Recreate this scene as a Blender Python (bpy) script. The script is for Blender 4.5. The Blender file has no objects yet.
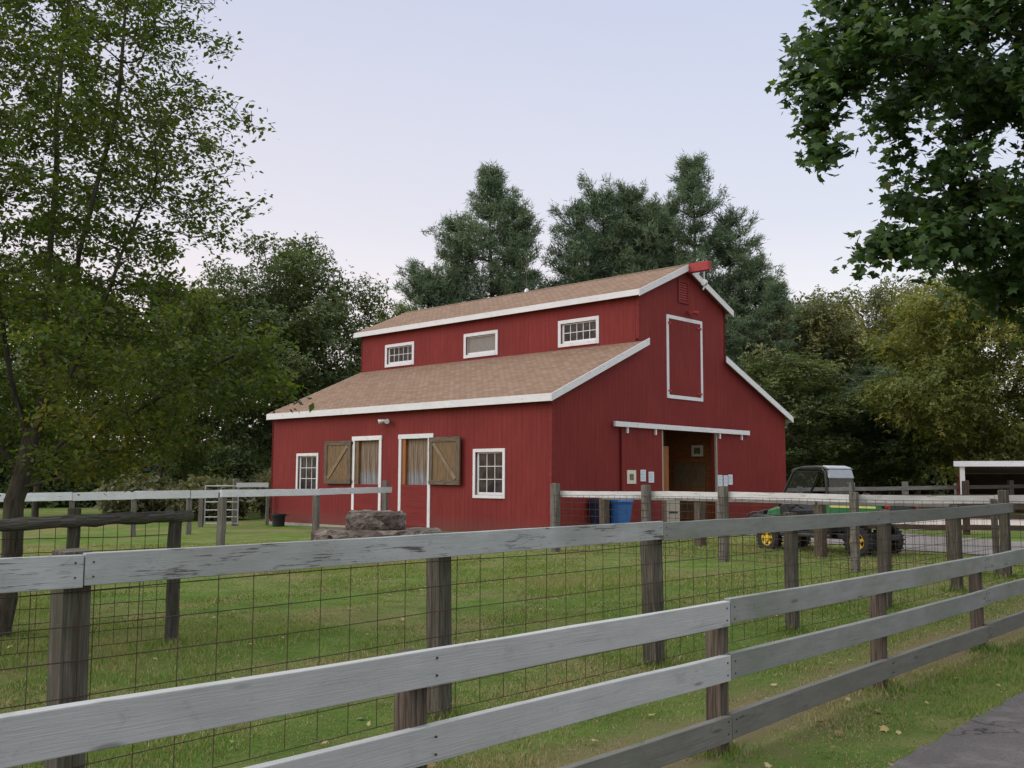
import bpy, math, random
import numpy as np
R = math.radians
rng = np.random.default_rng(7)
random.seed(7)
scene = bpy.context.scene
COL = scene.collection

# ------------------------------------------------------------------ terrain
def g(x, y):
    t = min(max((y - 12.0) / 18.0, 0.0), 1.0)
    t = t * t * (3 - 2 * t)
    return 0.018 * min(max(x, -26.0), 26.0) * t

def gv(x, y):
    t = np.clip((y - 12.0) / 18.0, 0, 1)
    t = t * t * (3 - 2 * t)
    return 0.018 * np.clip(x, -26, 26) * t

# ------------------------------------------------------------------ objects
def tag(o, label=None, cat=None, group=None, kind=None):
    if label: o['label'] = label
    if cat: o['category'] = cat
    if group: o['group'] = group
    if kind: o['kind'] = kind
    return o

def empty(name, loc, label, cat, group=None, rz=0.0):
    o = bpy.data.objects.new(name, None)
    COL.objects.link(o)
    o.location = loc
    o.rotation_euler = (0, 0, rz)
    o.empty_display_size = 0.2
    return tag(o, label, cat, group)

class MB:
    def __init__(s, off=(0, 0, 0)):
        s.v = []; s.f = []; s.uv = []; s.off = np.array(off, float)
    def face(s, pts, uv=None):
        b = len(s.v)
        s.v += [tuple(np.asarray(p, float) - s.off) for p in pts]
        s.f.append(tuple(range(b, b + len(pts))))
        if uv is None:
            p = [np.asarray(q, float) for q in pts]
            a = p[1] - p[0]; la = np.linalg.norm(a) or 1; a = a / la
            n = np.cross(p[1] - p[0], p[2] - p[1]); ln = np.linalg.norm(n) or 1
            b2 = np.cross(n / ln, a)
            uv = [((q - p[0]) @ a, (q - p[0]) @ b2) for q in p]
        s.uv += list(uv)
    def hexa(s, c, lon=None):
        # c: 8 corners, bottom 4 (ccw) then top 4
        q = [(0, 3, 2, 1), (4, 5, 6, 7), (0, 1, 5, 4), (1, 2, 6, 5), (2, 3, 7, 6), (3, 0, 4, 7)]
        c = [np.asarray(p, float) for p in c]
        e = [np.linalg.norm(c[1] - c[0]), np.linalg.norm(c[3] - c[0]), np.linalg.norm(c[4] - c[0])]
        k = int(np.argmax(e)) if lon is None else lon
        L = [c[1] - c[0], c[3] - c[0], c[4] - c[0]][k]; L = L / (np.linalg.norm(L) or 1)
        o1, o2 = rng.uniform(0, 40), rng.uniform(0, 40)
        for f in q:
            pts = [c[i] for i in f]
            n = np.cross(pts[1] - pts[0], pts[2] - pts[1]); n = n / (np.linalg.norm(n) or 1)
            w = np.cross(n, L); lw = np.linalg.norm(w)
            if lw < 0.3:
                s.face(pts, [((p - c[0]) @ (pts[1] - pts[0]) * 3 + o1, (p - c[0]) @ (pts[2] - pts[1]) + o2) for p in pts])
            else:
                w = w / lw
                s.face(pts, [((p - c[0]) @ L + o1, (p - c[0]) @ w + o2) for p in pts])
    def bx(s, x0, x1, y0, y1, z0, z1, lon=None):
        s.hexa([(x0, y0, z0), (x1, y0, z0), (x1, y1, z0), (x0, y1, z0), (x0, y0, z1), (x1, y0, z1), (x1, y1, z1), (x0, y1, z1)], lon)
        return s
    def beam(s, p0, p1, w, h, up=(0, 0, 1), taper=1.0):
        p0 = np.asarray(p0, float); p1 = np.asarray(p1, float); d = p1 - p0; d /= np.linalg.norm(d)
        up = np.asarray(up, float)
        if abs(d @ up) > 0.98: up = np.array((0.0, 1, 0))
        a = np.cross(d, up); a /= np.linalg.norm(a); b = np.cross(a, d)
        A = a * w / 2; Bv = b * h / 2; t = taper
        s.hexa([p0 - A - Bv, p1 - A * t - Bv * t, p1 + A * t - Bv * t, p0 + A - Bv, p0 - A + Bv, p1 - A * t + Bv * t, p1 + A * t + Bv * t, p0 + A + Bv], 0)
        return s
    def prism(s, pts, y0, y1):
        # polygon in (x,z) extruded along y
        n = len(pts)
        a = [(x, y0, z) for x, z in pts]; b = [(x, y1, z) for x, z in pts]
        s.face(a, [(p[0], p[2]) for p in a]); s.face(b[::-1], [(p[0], p[2]) for p in b[::-1]])
        for i in range(n):
            j = (i + 1) % n
            s.face([a[i], b[i], b[j], a[j]])
        return s
    def prism_x(s, pts, x0, x1):
        # polygon in (y,z) extruded along x
        n = len(pts)
        a = [(x0, y, z) for y, z in pts]; b = [(x1, y, z) for y, z in pts]
        s.face(a); s.face(b[::-1])
        for i in range(n):
            j = (i + 1) % n
            s.face([a[i], b[i], b[j], a[j]])
        return s
    def tube(s, pts, rad, n=8, cap=True):
        pts = [np.asarray(p, float) for p in pts]
        if not hasattr(rad, '__len__'): rad = [rad] * len(pts)
        rings = []; prev = None; L = 0
        for i, p in enumerate(pts):
            d = pts[min(i + 1, len(pts) - 1)] - pts[max(i - 1, 0)]
            d = d / (np.linalg.norm(d) or 1)
            if prev is None:
                up = np.array((0, 0, 1.0)) if abs(d[2]) < .9 else np.array((1.0, 0, 0))
                a = np.cross(d, up)
            else:
                a = prev - d * (prev @ d)
            a /= np.linalg.norm(a); prev = a; b = np.cross(d, a)
            rings.append([p + rad[i] * (a * math.cos(t) + b * math.sin(t)) for t in [2 * math.pi * k / n for k in range(n)]])
        for i in range(len(pts) - 1):
            l = np.linalg.norm(pts[i + 1] - pts[i])
            for k in range(n):
                m = (k + 1) % n
                c = 2 * math.pi * rad[i] / n
                s.face([rings[i][k], rings[i][m], rings[i + 1][m], rings[i + 1][k]], [(L, c * k), (L, c * (k + 1)), (L + l, c * (k + 1)), (L + l, c * k)])
            L += l
        if cap:
            s.face(rings[0][::-1]); s.face(rings[-1])
        return s
    def lathe(s, prof, c=(0, 0, 0), n=20, axis='z', cap=True):
        def P(r, h, t):
            if axis == 'z': return (c[0] + r * math.cos(t), c[1] + r * math.sin(t), c[2] + h)
            if axis == 'y': return (c[0] + r * math.cos(t), c[1] + h, c[2] + r * math.sin(t))
            return (c[0] + h, c[1] + r * math.cos(t), c[2] + r * math.sin(t))
        T = [2 * math.pi * k / n for k in range(n)]
        for (r0, h0), (r1, h1) in zip(prof[:-1], prof[1:]):
            for k in range(n):
                a, b = T[k], T[(k + 1) % n]
                s.face([P(r0, h0, a), P(r0, h0, b), P(r1, h1, b), P(r1, h1, a)])
        if cap:
            s.face([P(prof[0][0], prof[0][1], t) for t in T[::-1]]); s.face([P(prof[-1][0], prof[-1][1], t) for t in T])
        return s
    def build(s, name, mat, parent=None, bevel=0.0, smooth=False, weld=False):
        me = bpy.data.meshes.new(name)
        me.from_pydata(s.v, [], s.f)
        uvl = me.uv_layers.new(name='UVMap')
        uvl.data.foreach_set('uv', np.asarray(s.uv, dtype=np.float32).ravel())
        me.materials.append(mat)
        o = bpy.data.objects.new(name, me)
        COL.objects.link(o)
        if parent is not None: o.parent = parent
        if smooth or weld or bevel:
            import bmesh
            bm = bmesh.new(); bm.from_mesh(me)
            bmesh.ops.remove_doubles(bm, verts=bm.verts, dist=0.0004)
            bmesh.ops.recalc_face_normals(bm, faces=bm.faces)
            bm.to_mesh(me); bm.free()
        if smooth:
            me.polygons.foreach_set('use_smooth', [True] * len(me.polygons))
            me.set_sharp_from_angle(angle=R(40))
        if bevel:
            m = o.modifiers.new('bevel', 'BEVEL'); m.width = bevel; m.segments = 2; m.limit_method = 'ANGLE'; m.angle_limit = R(40)
        return o

# ------------------------------------------------------------------ materials
class N:
    def __init__(s, name, rough=0.8, spec=0.3):
        s.m = bpy.data.materials.new(name); s.m.use_nodes = True
        s.t = s.m.node_tree; s.b = s.t.nodes['Principled BSDF']
        s.b.inputs['Roughness'].default_value = rough
        s.b.inputs['Specular IOR Level'].default_value = spec
    def n(s, typ, **kw):
        o = s.t.nodes.new(typ)
        for k, v in kw.items():
            if k.startswith('_'): o.inputs[k[1:]].default_value = v
            else: setattr(o, k, v)
        return o
    def l(s, a, b): s.t.links.new(a, b)
    def coord(s, kind, scale=(1, 1, 1), loc=(0, 0, 0)):
        if kind == 'UV':
            c = s.n('ShaderNodeUVMap', uv_map='UVMap').outputs[0]
        elif kind == 'World':
            c = s.n('ShaderNodeNewGeometry').outputs['Position']
        else:
            c = s.n('ShaderNodeTexCoord').outputs[kind]
        mp = s.n('ShaderNodeMapping')
        mp.inputs['Scale'].default_value = scale; mp.inputs['Location'].default_value = loc
        s.l(c, mp.inputs[0]); return mp.outputs[0]
    def noise(s, vec, scale=1.0, detail=4.0, rough=0.55, dist=0.0):
        o = s.n('ShaderNodeTexNoise', _Scale=scale, _Detail=detail, _Roughness=rough, _Distortion=dist)
        s.l(vec, o.inputs['Vector']); return o.outputs[0]
    def ramp(s, fac, stops, interp='LINEAR'):
        o = s.n('ShaderNodeValToRGB'); o.color_ramp.interpolation = interp
        e = o.color_ramp.elements
        while len(e) < len(stops): e.new(0.5)
        for i, (p, c) in enumerate(stops):
            e[i].position = p
            if not hasattr(c, '__len__'): c = (c, c, c)
            e[i].color = (*c[:3], 1)
        s.l(fac, o.inputs[0]); return o.outputs[0]
    def mix(s, fac, a, b, mode='MIX'):
        o = s.n('ShaderNodeMix', data_type='RGBA', blend_type=mode)
        for sock, val in ((o.inputs[0], fac), (o.inputs[6], a), (o.inputs[7], b)):
            if hasattr(val, 'is_linked'): s.l(val, sock)
            elif hasattr(val, '__len__'): sock.default_value = (*val[:3], 1)
            else: sock.default_value = val
        return o.outputs[2]
    def math(s, op, a, b=0.0):
        o = s.n('ShaderNodeMath', operation=op)
        for i, val in enumerate((a, b)):
            if hasattr(val, 'is_linked'): s.l(val, o.inputs[i])
            else: o.inputs[i].default_value = val
        return o.outputs[0]
    def bump(s, h, strength=0.3, dist=0.01):
        o = s.n('ShaderNodeBump', _Strength=strength, _Distance=dist)
        s.l(h, o.inputs['Height']); s.l(o.outputs[0], s.b.inputs['Normal'])
    def out(s, col): 
        if hasattr(col, 'is_linked'): s.l(col, s.b.inputs['Base Color'])
        else: s.b.inputs['Base Color'].default_value = (*col[:3], 1)
        return s.m

def plain(name, col, rough=0.6, metal=0.0, spec=0.4, var=0.12):
    m = N(name, rough, spec); m.b.inputs['Metallic'].default_value = metal
    nz = m.noise(m.coord('Object'), 9.0, 5)
    c = m.mix(m.ramp(nz, [(0.3, 0.0), (0.75, 1.0)]), tuple(k * (1 - var) for k in col), tuple(min(1, k * (1 + var)) for k in col))
    return m.out(c)

def wood_paint(name, paint, paint2, wood, amount=0.5, rough=0.75, stain=(0.12, 0.14, 0.09), stain_amt=0.25):
    """old painted board: grain, flaking to grey wood, algae stains"""
    m = N(name, rough, 0.25)
    uv = m.coord('UV')
    oi = m.n('ShaderNodeObjectInfo').outputs['Random']
    grain = m.noise(m.coord('UV', (1.6, 48, 1)), 2.2, 7, 0.7, 0.5)
    big = m.noise(m.coord('UV', (1.3, 6.5, 1)), 1.5, 7, 0.7, 0.6)
    flake = m.math('ADD', m.math('MULTIPLY', grain, 0.6), m.math('MULTIPLY', big, 0.6))
    f0 = 0.92 - amount * 0.36
    mask = m.ramp(flake, [(f0 - 0.022, 0.0), (f0 + 0.022, 1.0)])
    pc = m.mix(m.ramp(m.noise(m.coord('UV', (2, 9, 1)), 1.7, 5), [(0.35, 0.0), (0.7, 1.0)]), paint, paint2)
    st = m.ramp(m.noise(m.coord('World', (1, 1, 1)), 1.1, 5, 0.6), [(0.42, 0.0), (0.72, stain_amt)])
    pc = m.mix(st, pc, stain)
    pc = m.mix(m.math('MULTIPLY', oi, 0.35), pc, tuple(k * 0.72 for k in paint2))
    wc = m.mix(grain, tuple(k * 0.45 for k in wood), wood)
    knots = m.n('ShaderNodeTexVoronoi', _Scale=1.0); m.l(m.coord('UV', (1.9, 9.0, 1)), knots.inputs['Vector'])
    kn = m.ramp(knots.outputs['Distance'], [(0.06, 1.0), (0.13, 0.0)])
    crack = m.ramp(m.noise(m.coord('UV', (0.7, 60, 1)), 1.6, 3, 0.5, 0.2), [(0.30, 0.8), (0.335, 0.0)])
    pc = m.mix(m.math('MULTIPLY', crack, 0.55), pc, tuple(k * .35 for k in wood))
    dirt = m.ramp(m.noise(m.coord('UV', (4, 5, 1)), 2.0, 7, 0.75), [(0.56, 0.0), (0.72, 0.55)])
    pc = m.mix(dirt, pc, tuple(k * .5 for k in paint2))
    col = m.mix(mask, pc, wc)
    col = m.mix(m.math('MULTIPLY', kn, 0.5), col, tuple(k * 0.3 for k in wood))
    m.bump(m.math('ADD', grain, m.math('MULTIPLY', mask, -0.6)), 0.5, 0.006)
    return m.out(col)

def raw_wood(name, c1, c2, dark, rough=0.85, moss=0.0):
    m = N(name, rough, 0.2)
    grain = m.noise(m.coord('UV', (1.0, 22, 1)), 2.6, 7, 0.65, 0.6)
    big = m.noise(m.coord('UV', (0.8, 2.5, 1)), 1.6, 4)
    oi = m.n('ShaderNodeObjectInfo').outputs['Random']
    c = m.mix(big, c1, c2)
    c = m.mix(m.ramp(grain, [(0.42, 1.0), (0.62, 0.0)]), c, dark)
    c = m.mix(m.math('MULTIPLY', oi, 0.4), c, tuple(k * 0.6 for k in c2))
    if moss:
        ms = m.ramp(m.noise(m.coord('World'), 7, 5), [(0.5, 0.0), (0.62, moss)])
        c = m.mix(ms, c, (0.05, 0.065, 0.03))
    m.bump(grain, 0.7, 0.008)
    return m.out(c)

def siding(name, c1, c2):
    m = N(name, 0.75, 0.2)
    uvn = m.n('ShaderNodeUVMap', uv_map='UVMap')
    sp = m.n('ShaderNodeSeparateXYZ'); m.l(uvn.outputs[0], sp.inputs[0])
    fr = m.math('FRACT', m.math('DIVIDE', sp.outputs[0], 0.2032))
    dd = m.math('ABSOLUTE', m.math('SUBTRACT', fr, 0.5))
    groove = m.ramp(dd, [(0.475, 0.0), (0.492, 1.0)])
    streak = m.noise(m.coord('UV', (9, 0.55, 1)), 1.5, 6, 0.65, 0.3)
    fine = m.noise(m.coord('UV', (60, 3.0, 1)), 1.5, 5, 0.6)
    blot = m.noise(m.coord('UV', (0.35, 0.3, 1)), 1.6, 4)
    c = m.mix(m.ramp(streak, [(0.3, 0.0), (0.7, 1.0)]), c1, c2)
    c = m.mix(m.ramp(blot, [(0.35, 0.0), (0.7, 0.45)]), c, tuple(k * 0.7 for k in c1))
    fade = m.ramp(m.noise(m.coord('UV', (5, 0.25, 1)), 1.0, 5, 0.7), [(0.6, 0.0), (0.72, 0.35)])
    c = m.mix(fade, c, (c2[0] * 1.2 + .02, c2[1] * 1.9 + .01, c2[2] * 1.9 + .01))
    splash = m.ramp(m.math('ADD', sp.outputs[1], m.math('MULTIPLY', streak, 0.5)), [(0.35, 0.35), (0.75, 0.0)])
    c = m.mix(splash, c, (0.12, 0.075, 0.06))
    c = m.mix(m.math('MULTIPLY', groove, 0.4), c, tuple(k * 0.35 for k in c1))
    h = m.math('ADD', m.math('MULTIPLY', groove, -1.0), m.math('MULTIPLY', fine, 0.35))
    m.bump(h, 0.6, 0.012)
    return m.out(c)

def shingles(name):
    m = N(name, 0.95, 0.1)
    uv = m.coord('UV')
    bk = m.n('ShaderNodeTexBrick', offset=0.5, squash=1.0, _Scale=1.0)
    bk.inputs['Mortar Size'].default_value = 0.012
    bk.inputs['Brick Width'].default_value = 0.27; bk.inputs['Row Height'].default_value = 0.14
    bk.inputs['Color1'].default_value = (0, 0, 0, 1); bk.inputs['Color2'].default_value = (1, 1, 1, 1)
    bk.inputs['Mortar'].default_value = (0.5, 0.5, 0.5, 1); bk.inputs['Bias'].default_value = 0.0
    m.l(uv, bk.inputs['Vector'])
    gr = m.noise(uv, 60, 4, 0.7)
    big = m.noise(uv, 0.6, 5, 0.6)
    c = m.ramp(bk.outputs['Color'], [(0.0, (0.185, 0.122, 0.086)), (0.35, (0.229, 0.154, 0.108)), (0.7, (0.263, 0.178, 0.126)), (1.0, (0.296, 0.206, 0.148))])
    c = m.mix(m.ramp(gr, [(0.35, 0.0), (0.65, 0.5)]), c, (0.178, 0.119, 0.085))
    c = m.mix(m.ramp(big, [(0.45, 0.0), (0.75, 0.35)]), c, (0.207, 0.150, 0.115))
    c = m.mix(m.math('MULTIPLY', bk.outputs['Fac'], 0.6), c, (0.067, 0.042, 0.036))
    h = m.math('ADD', m.math('MULTIPLY', bk.outputs['Fac'], -1.0), m.math('ADD', m.math('MULTIPLY', gr, 0.3), m.math('MULTIPLY', bk.outputs['Color'], 0.6)))
    m.bump(h, 0.6, 0.012)
    return m.out(c)

def leaf_mat(name, stops, trans=0.35, rough=0.55):
    m = N(name, rough, 0.3)
    at = m.n('ShaderNodeAttribute', attribute_name='tint')
    c = m.ramp(at.outputs['Fac'], stops)
    m.out(c)
    tr = m.n('ShaderNodeBsdfTranslucent')
    tc = m.mix(1.0, c, (1.25, 1.25, 0.55), 'MULTIPLY')
    m.l(tc, tr.inputs[0])
    mx = m.n('ShaderNodeMixShader'); mx.inputs[0].default_value = trans
    m.l(m.b.outputs[0], mx.inputs[1]); m.l(tr.outputs[0], mx.inputs[2])
    m.l(mx.outputs[0], m.t.nodes['Material Output'].inputs['Surface'])
    return m.m

def bark_mat(name, c1, c2):
    m = N(name, 0.95, 0.1)
    a = m.noise(m.coord('UV', (1.6, 12, 1)), 2.0, 6, 0.7, 0.5)
    b = m.noise(m.coord('Object'), 4, 5)
    c = m.mix(m.ramp(a, [(0.38, 0.0), (0.62, 1.0)]), c1, c2)
    c = m.mix(m.ramp(b, [(0.5, 0.0), (0.7, 0.4)]), c, (0.09, 0.1, 0.075))
    m.bump(a, 0.9, 0.02)
    return m.out(c)

MAT = {}
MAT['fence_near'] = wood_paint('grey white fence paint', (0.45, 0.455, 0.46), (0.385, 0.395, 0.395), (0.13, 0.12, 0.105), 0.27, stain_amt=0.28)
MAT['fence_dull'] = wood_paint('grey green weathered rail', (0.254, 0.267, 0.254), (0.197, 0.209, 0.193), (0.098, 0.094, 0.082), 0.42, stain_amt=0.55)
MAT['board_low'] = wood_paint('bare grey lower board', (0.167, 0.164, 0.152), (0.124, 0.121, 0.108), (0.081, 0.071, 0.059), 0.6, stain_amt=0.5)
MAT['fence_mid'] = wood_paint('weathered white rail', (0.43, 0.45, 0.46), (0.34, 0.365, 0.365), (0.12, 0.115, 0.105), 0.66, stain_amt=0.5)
MAT['fence_white'] = wood_paint('flaking white rail', (0.66, 0.66, 0.66), (0.55, 0.55, 0.55), (0.24, 0.22, 0.2), 0.62, stain_amt=0.25)
MAT['fence_far'] = wood_paint('far white rail', (0.7, 0.72, 0.75), (0.6, 0.62, 0.64), (0.3, 0.28, 0.26), 0.3, stain_amt=0.2)
MAT['post'] = raw_wood('weathered post wood', (0.164, 0.152, 0.124), (0.120, 0.108, 0.088), (0.048, 0.042, 0.034), moss=0.35)
MAT['post_grey'] = raw_wood('silvered post wood', (0.26, 0.25, 0.22), (0.18, 0.17, 0.15), (0.085, 0.075, 0.062))
MAT['post_brown'] = raw_wood('red brown post wood', (0.174, 0.140, 0.109), (0.128, 0.102, 0.079), (0.051, 0.040, 0.031))
MAT['post_dark'] = raw_wood('dark mossy post wood', (0.101, 0.095, 0.078), (0.074, 0.068, 0.057), (0.034, 0.030, 0.024), moss=0.5)
MAT['log'] = raw_wood('grey lichened log', (0.15, 0.145, 0.125), (0.11, 0.105, 0.09), (0.04, 0.036, 0.03), moss=0.4)
MAT['board_dark'] = raw_wood('dark brown board', (0.09, 0.065, 0.052), (0.07, 0.05, 0.04), (0.035, 0.025, 0.02))
MAT['board_grey'] = raw_wood('grey board', (0.323, 0.315, 0.306), (0.238, 0.230, 0.221), (0.119, 0.111, 0.102))
MAT['barnwood'] = raw_wood('brown grey plank', (0.21, 0.165, 0.115), (0.165, 0.135, 0.10), (0.075, 0.055, 0.042))
MAT['barnwood_new'] = raw_wood('tan plank', (0.30, 0.195, 0.10), (0.23, 0.16, 0.09), (0.11, 0.07, 0.04))
MAT['brace'] = raw_wood('light tan plank', (0.36, 0.28, 0.18), (0.29, 0.225, 0.15), (0.14, 0.10, 0.065))
MAT['pine'] = raw_wood('orange pine', (0.42, 0.15, 0.045), (0.34, 0.12, 0.036), (0.2, 0.08, 0.03), rough=0.5)
MAT['innerwood'] = raw_wood('barn interior wood', (0.46, 0.17, 0.06), (0.36, 0.13, 0.045), (0.14, 0.055, 0.02))
MAT['siding'] = siding('red barn siding', (0.158, 0.0195, 0.0185), (0.222, 0.032, 0.028))
MAT['shingle'] = shingles('brown asphalt shingles')
MAT['trim'] = wood_paint('white trim paint', (0.74, 0.74, 0.76), (0.66, 0.66, 0.68), (0.3, 0.27, 0.25), 0.12, stain_amt=0.1)
MAT['redtrim'] = plain('red painted beam', (0.30, 0.035, 0.035), 0.7)
MAT['concrete'] = plain('concrete', (0.30, 0.285, 0.26), 0.95, var=0.25)
MAT['metal_grey'] = plain('galvanised metal', (0.45, 0.46, 0.47), 0.45, 0.7)
MAT['rust'] = plain('rusty wire', (0.06, 0.036, 0.025), 0.8, 0.2, var=0.3)
MAT['black'] = plain('black rubber', (0.018, 0.018, 0.02), 0.7, var=0.2)
MAT['black_plastic'] = plain('black plastic', (0.02, 0.021, 0.023), 0.4)
MAT['paper'] = plain('paper', (0.62, 0.66, 0.72), 0.8, var=0.05)
MAT['cream'] = plain('cream board', (0.62, 0.58, 0.48), 0.7, var=0.05)
MAT['photo'] = plain('brown print', (0.16, 0.12, 0.08), 0.6, var=0.5)
MAT['print'] = plain('pale blue print', (0.34, 0.40, 0.52), 0.8, var=0.3)
MAT['beige'] = plain('beige paint', (0.36, 0.32, 0.26), 0.7, var=0.12)
MAT['blue'] = plain('blue plastic', (0.03, 0.12, 0.36), 0.4, var=0.15)
MAT['navy'] = plain('navy plastic', (0.010, 0.016, 0.05), 0.45, var=0.15)
MAT['green_paint'] = plain('green plastic body', (0.02, 0.16, 0.055), 0.35, spec=0.5)
MAT['yellow_paint'] = plain('yellow paint', (0.62, 0.42, 0.03), 0.4, spec=0.5)
MAT['stripe'] = plain('pale yellow stripe', (0.62, 0.60, 0.20), 0.45)
MAT['silver'] = plain('pale grey panel', (0.36, 0.38, 0.41), 0.3, spec=0.6)
MAT['red_lens'] = plain('red lens', (0.75, 0.03, 0.02), 0.2, spec=0.6)
MAT['lens'] = plain('clear lamp lens', (0.6, 0.6, 0.58), 0.2, spec=0.6)
MAT['interior_dark'] = plain('shed inside wall', (0.05, 0.025, 0.022), 0.9, var=0.3)
MAT['screen'] = plain('grey window screen', (0.20, 0.185, 0.17), 0.7, var=0.15)

def glass_dark():
    m = N('old dark window glass', 0.12, 0.2)
    c = m.mix(m.ramp(m.noise(m.coord('Object'), 3.0, 3), [(0.4, 0.0), (0.65, 1.0)]), (0.012, 0.012, 0.013), (0.05, 0.046, 0.045))
    m.bump(m.noise(m.coord('Object'), 2.0, 2), 0.05, 0.02)
    return m.out(c)
MAT['glass'] = glass_dark()

def clear_pane():
    m = N('clear plastic pane', 0.08, 0.5)
    tr = m.n('ShaderNodeBsdfTransparent'); tr.inputs[0].default_value = (0.78, 0.86, 0.82, 1)
    gl = m.n('ShaderNodeBsdfGlossy'); gl.inputs['Roughness'].default_value = 0.06
    mx = m.n('ShaderNodeMixShader')
    mx.inputs[0].default_value = 0.07; m.l(tr.outputs[0], mx.inputs[1]); m.l(gl.outputs[0], mx.inputs[2])
    m.l(mx.outputs[0], m.t.nodes['Material Output'].inputs['Surface'])
    return m.m
MAT['clear'] = clear_pane()

def curtain_mat():
    m = N('strip boards inside stall opening', 0.8, 0.2)
    uv = m.coord('UV')
    sp = m.n('ShaderNodeSeparateXYZ'); m.l(uv, sp.inputs[0])
    st = m.noise(m.coord('UV', (14, 0.5, 1)), 1.4, 5, 0.6)
    c = m.mix(m.ramp(st, [(0.42, 0.0), (0.58, 1.0)]), (0.11, 0.075, 0.05), (0.25, 0.19, 0.14))
    low = m.ramp(m.math('ADD', sp.outputs[1], m.math('MULTIPLY', st, 0.9)), [(0.75, 1.0), (1.35, 0.0)])
    c = m.mix(low, c, m.mix(m.ramp(st, [(0.4, 0.0), (0.62, 1.0)]), (0.09, 0.085, 0.085), (0.30, 0.31, 0.33)))
    m.bump(st, 0.5, 0.02)
    return m.out(c)
MAT['curtain'] = curtain_mat()

def stone_mat():
    m = N('old stonework', 0.95, 0.15)
    v = m.n('ShaderNodeTexVoronoi', feature='DISTANCE_TO_EDGE', _Scale=1.9); m.l(m.coord('Object', (1, 1, 1.4)), v.inputs['Vector'])
    vc = m.n('ShaderNodeTexVoronoi', _Scale=1.9); m.l(m.coord('Object', (1, 1, 1.4)), vc.inputs['Vector'])
    nz = m.noise(m.coord('Object', (1, 1, 1.6)), 5, 8, 0.75)
    sp = m.n('ShaderNodeSeparateColor'); m.l(vc.outputs['Color'], sp.inputs[0])
    c = m.ramp(sp.outputs[0], [(0.0, (0.12, 0.095, 0.08)), (0.5, (0.17, 0.14, 0.12)), (1.0, (0.24, 0.205, 0.18))])
    c = m.mix(m.ramp(nz, [(0.42, 0.0), (0.58, 0.85)]), c, (0.055, 0.045, 0.04))
    c = m.mix(m.ramp(v.outputs['Distance'], [(0.0, 0.5), (0.03, 0.0)]), c, (0.06, 0.05, 0.045))
    m.bump(m.math('ADD', nz, m.ramp(v.outputs['Distance'], [(0.0, 0.6), (0.05, 1.0)])), 0.8, 0.04)
    return m.out(c)
MAT['stone'] = stone_mat()

def ground_mat():
    m = N('pasture ground', 1.0, 0.05)
    p = m.coord('World')
    n1 = m.noise(p, 0.33, 6, 0.62); n2 = m.noise(p, 2.0, 7, 0.68); n3 = m.noise(p, 30, 6, 0.75); n4 = m.noise(p, 9, 5, 0.7)
    c = m.mix(m.ramp(n2, [(0.38, 0.0), (0.62, 1.0)]), (0.085, 0.150, 0.028), (0.135, 0.225, 0.046))
    c = m.mix(m.ramp(m.math('ADD', n1, m.math('MULTIPLY', n2, .35)), [(0.62, 0.0), (0.80, 0.85)]), c, (0.225, 0.195, 0.095))
    c = m.mix(m.ramp(n4, [(0.5, 0.0), (0.68, 0.55)]), c, (0.17, 0.145, 0.075))
    c = m.mix(m.ramp(n3, [(0.45, 0.0), (0.7, 0.6)]), c, (0.06, 0.065, 0.025))
    c = m.mix(m.ramp(m.noise(p, 1.1, 6, 0.7), [(0.62, 0.0), (0.75, 0.6)]), c, (0.14, 0.105, 0.065))
    # worn straw-coloured strip that follows the plank fence
    dt = m.n('ShaderNodeVectorMath', operation='DOT_PRODUCT'); m.l(p, dt.inputs[0]); dt.inputs[1].default_value = (0.7513, -0.66, 0)
    dist = m.math('ABSOLUTE', m.math('ADD', dt.outputs['Value'], 3.096 + .22))
    dist = m.math('ADD', dist, m.math('MULTIPLY', m.math('SUBTRACT', n2, .5), 1.5))
    band = m.ramp(dist, [(0.15, 0.85), (0.62, 0.0)])
    c = m.mix(band, c, m.mix(n3, (0.15, 0.115, 0.065), (0.33, 0.27, 0.165)))
    m.bump(m.math('ADD', n3, n4), 0.8, 0.06)
    return m.out(c)
MAT['ground'] = ground_mat()

def gravel_mat(name, a, b, sc=40, rough=1.0, cracks=False):
    m = N(name, rough, 0.1)
    p = m.coord('World')
    n = m.noise(p, sc, 5, 0.75); bg = m.noise(p, 0.7, 5, 0.6)
    vo = m.n('ShaderNodeTexVoronoi', _Scale=sc * 2.2); m.l(p, vo.inputs['Vector'])
    sp = m.n('ShaderNodeSeparateColor'); m.l(vo.outputs['Color'], sp.inputs[0])
    c = m.mix(sp.outputs[0], a, b)
    c = m.mix(m.ramp(bg, [(0.4, 0.0), (0.7, 0.5)]), c, tuple(k * 0.62 for k in a))
    if cracks:
        ve = m.n('ShaderNodeTexVoronoi', feature='DISTANCE_TO_EDGE', _Scale=.55)
        wv = m.n('ShaderNodeVectorMath', operation='ADD'); m.l(p, wv.inputs[0])
        nz = m.n('ShaderNodeTexNoise', _Scale=2.5, _Detail=6.0); m.l(p, nz.inputs['Vector'])
        m.l(nz.outputs[1], wv.inputs[1]); m.l(wv.outputs[0], ve.inputs['Vector'])
        c = m.mix(m.ramp(ve.outputs['Distance'], [(0.004, 0.8), (0.012, 0.0)]), c, (0.025, 0.024, 0.022))
        c = m.mix(m.ramp(m.noise(p, 3.5, 6, .7), [(.5, 0.0), (.7, .5)]), c, tuple(k * 1.35 for k in b))
    m.bump(m.math('ADD', n, vo.outputs['Distance']), 0.5, 0.008)
    return m.out(c)
MAT['asphalt'] = gravel_mat('old asphalt', (0.086, 0.081, 0.081), (0.137, 0.126, 0.126), 55, cracks=True)
MAT['gravel'] = gravel_mat('grey gravel', (0.14, 0.13, 0.125), (0.22, 0.205, 0.195), 18)
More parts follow.
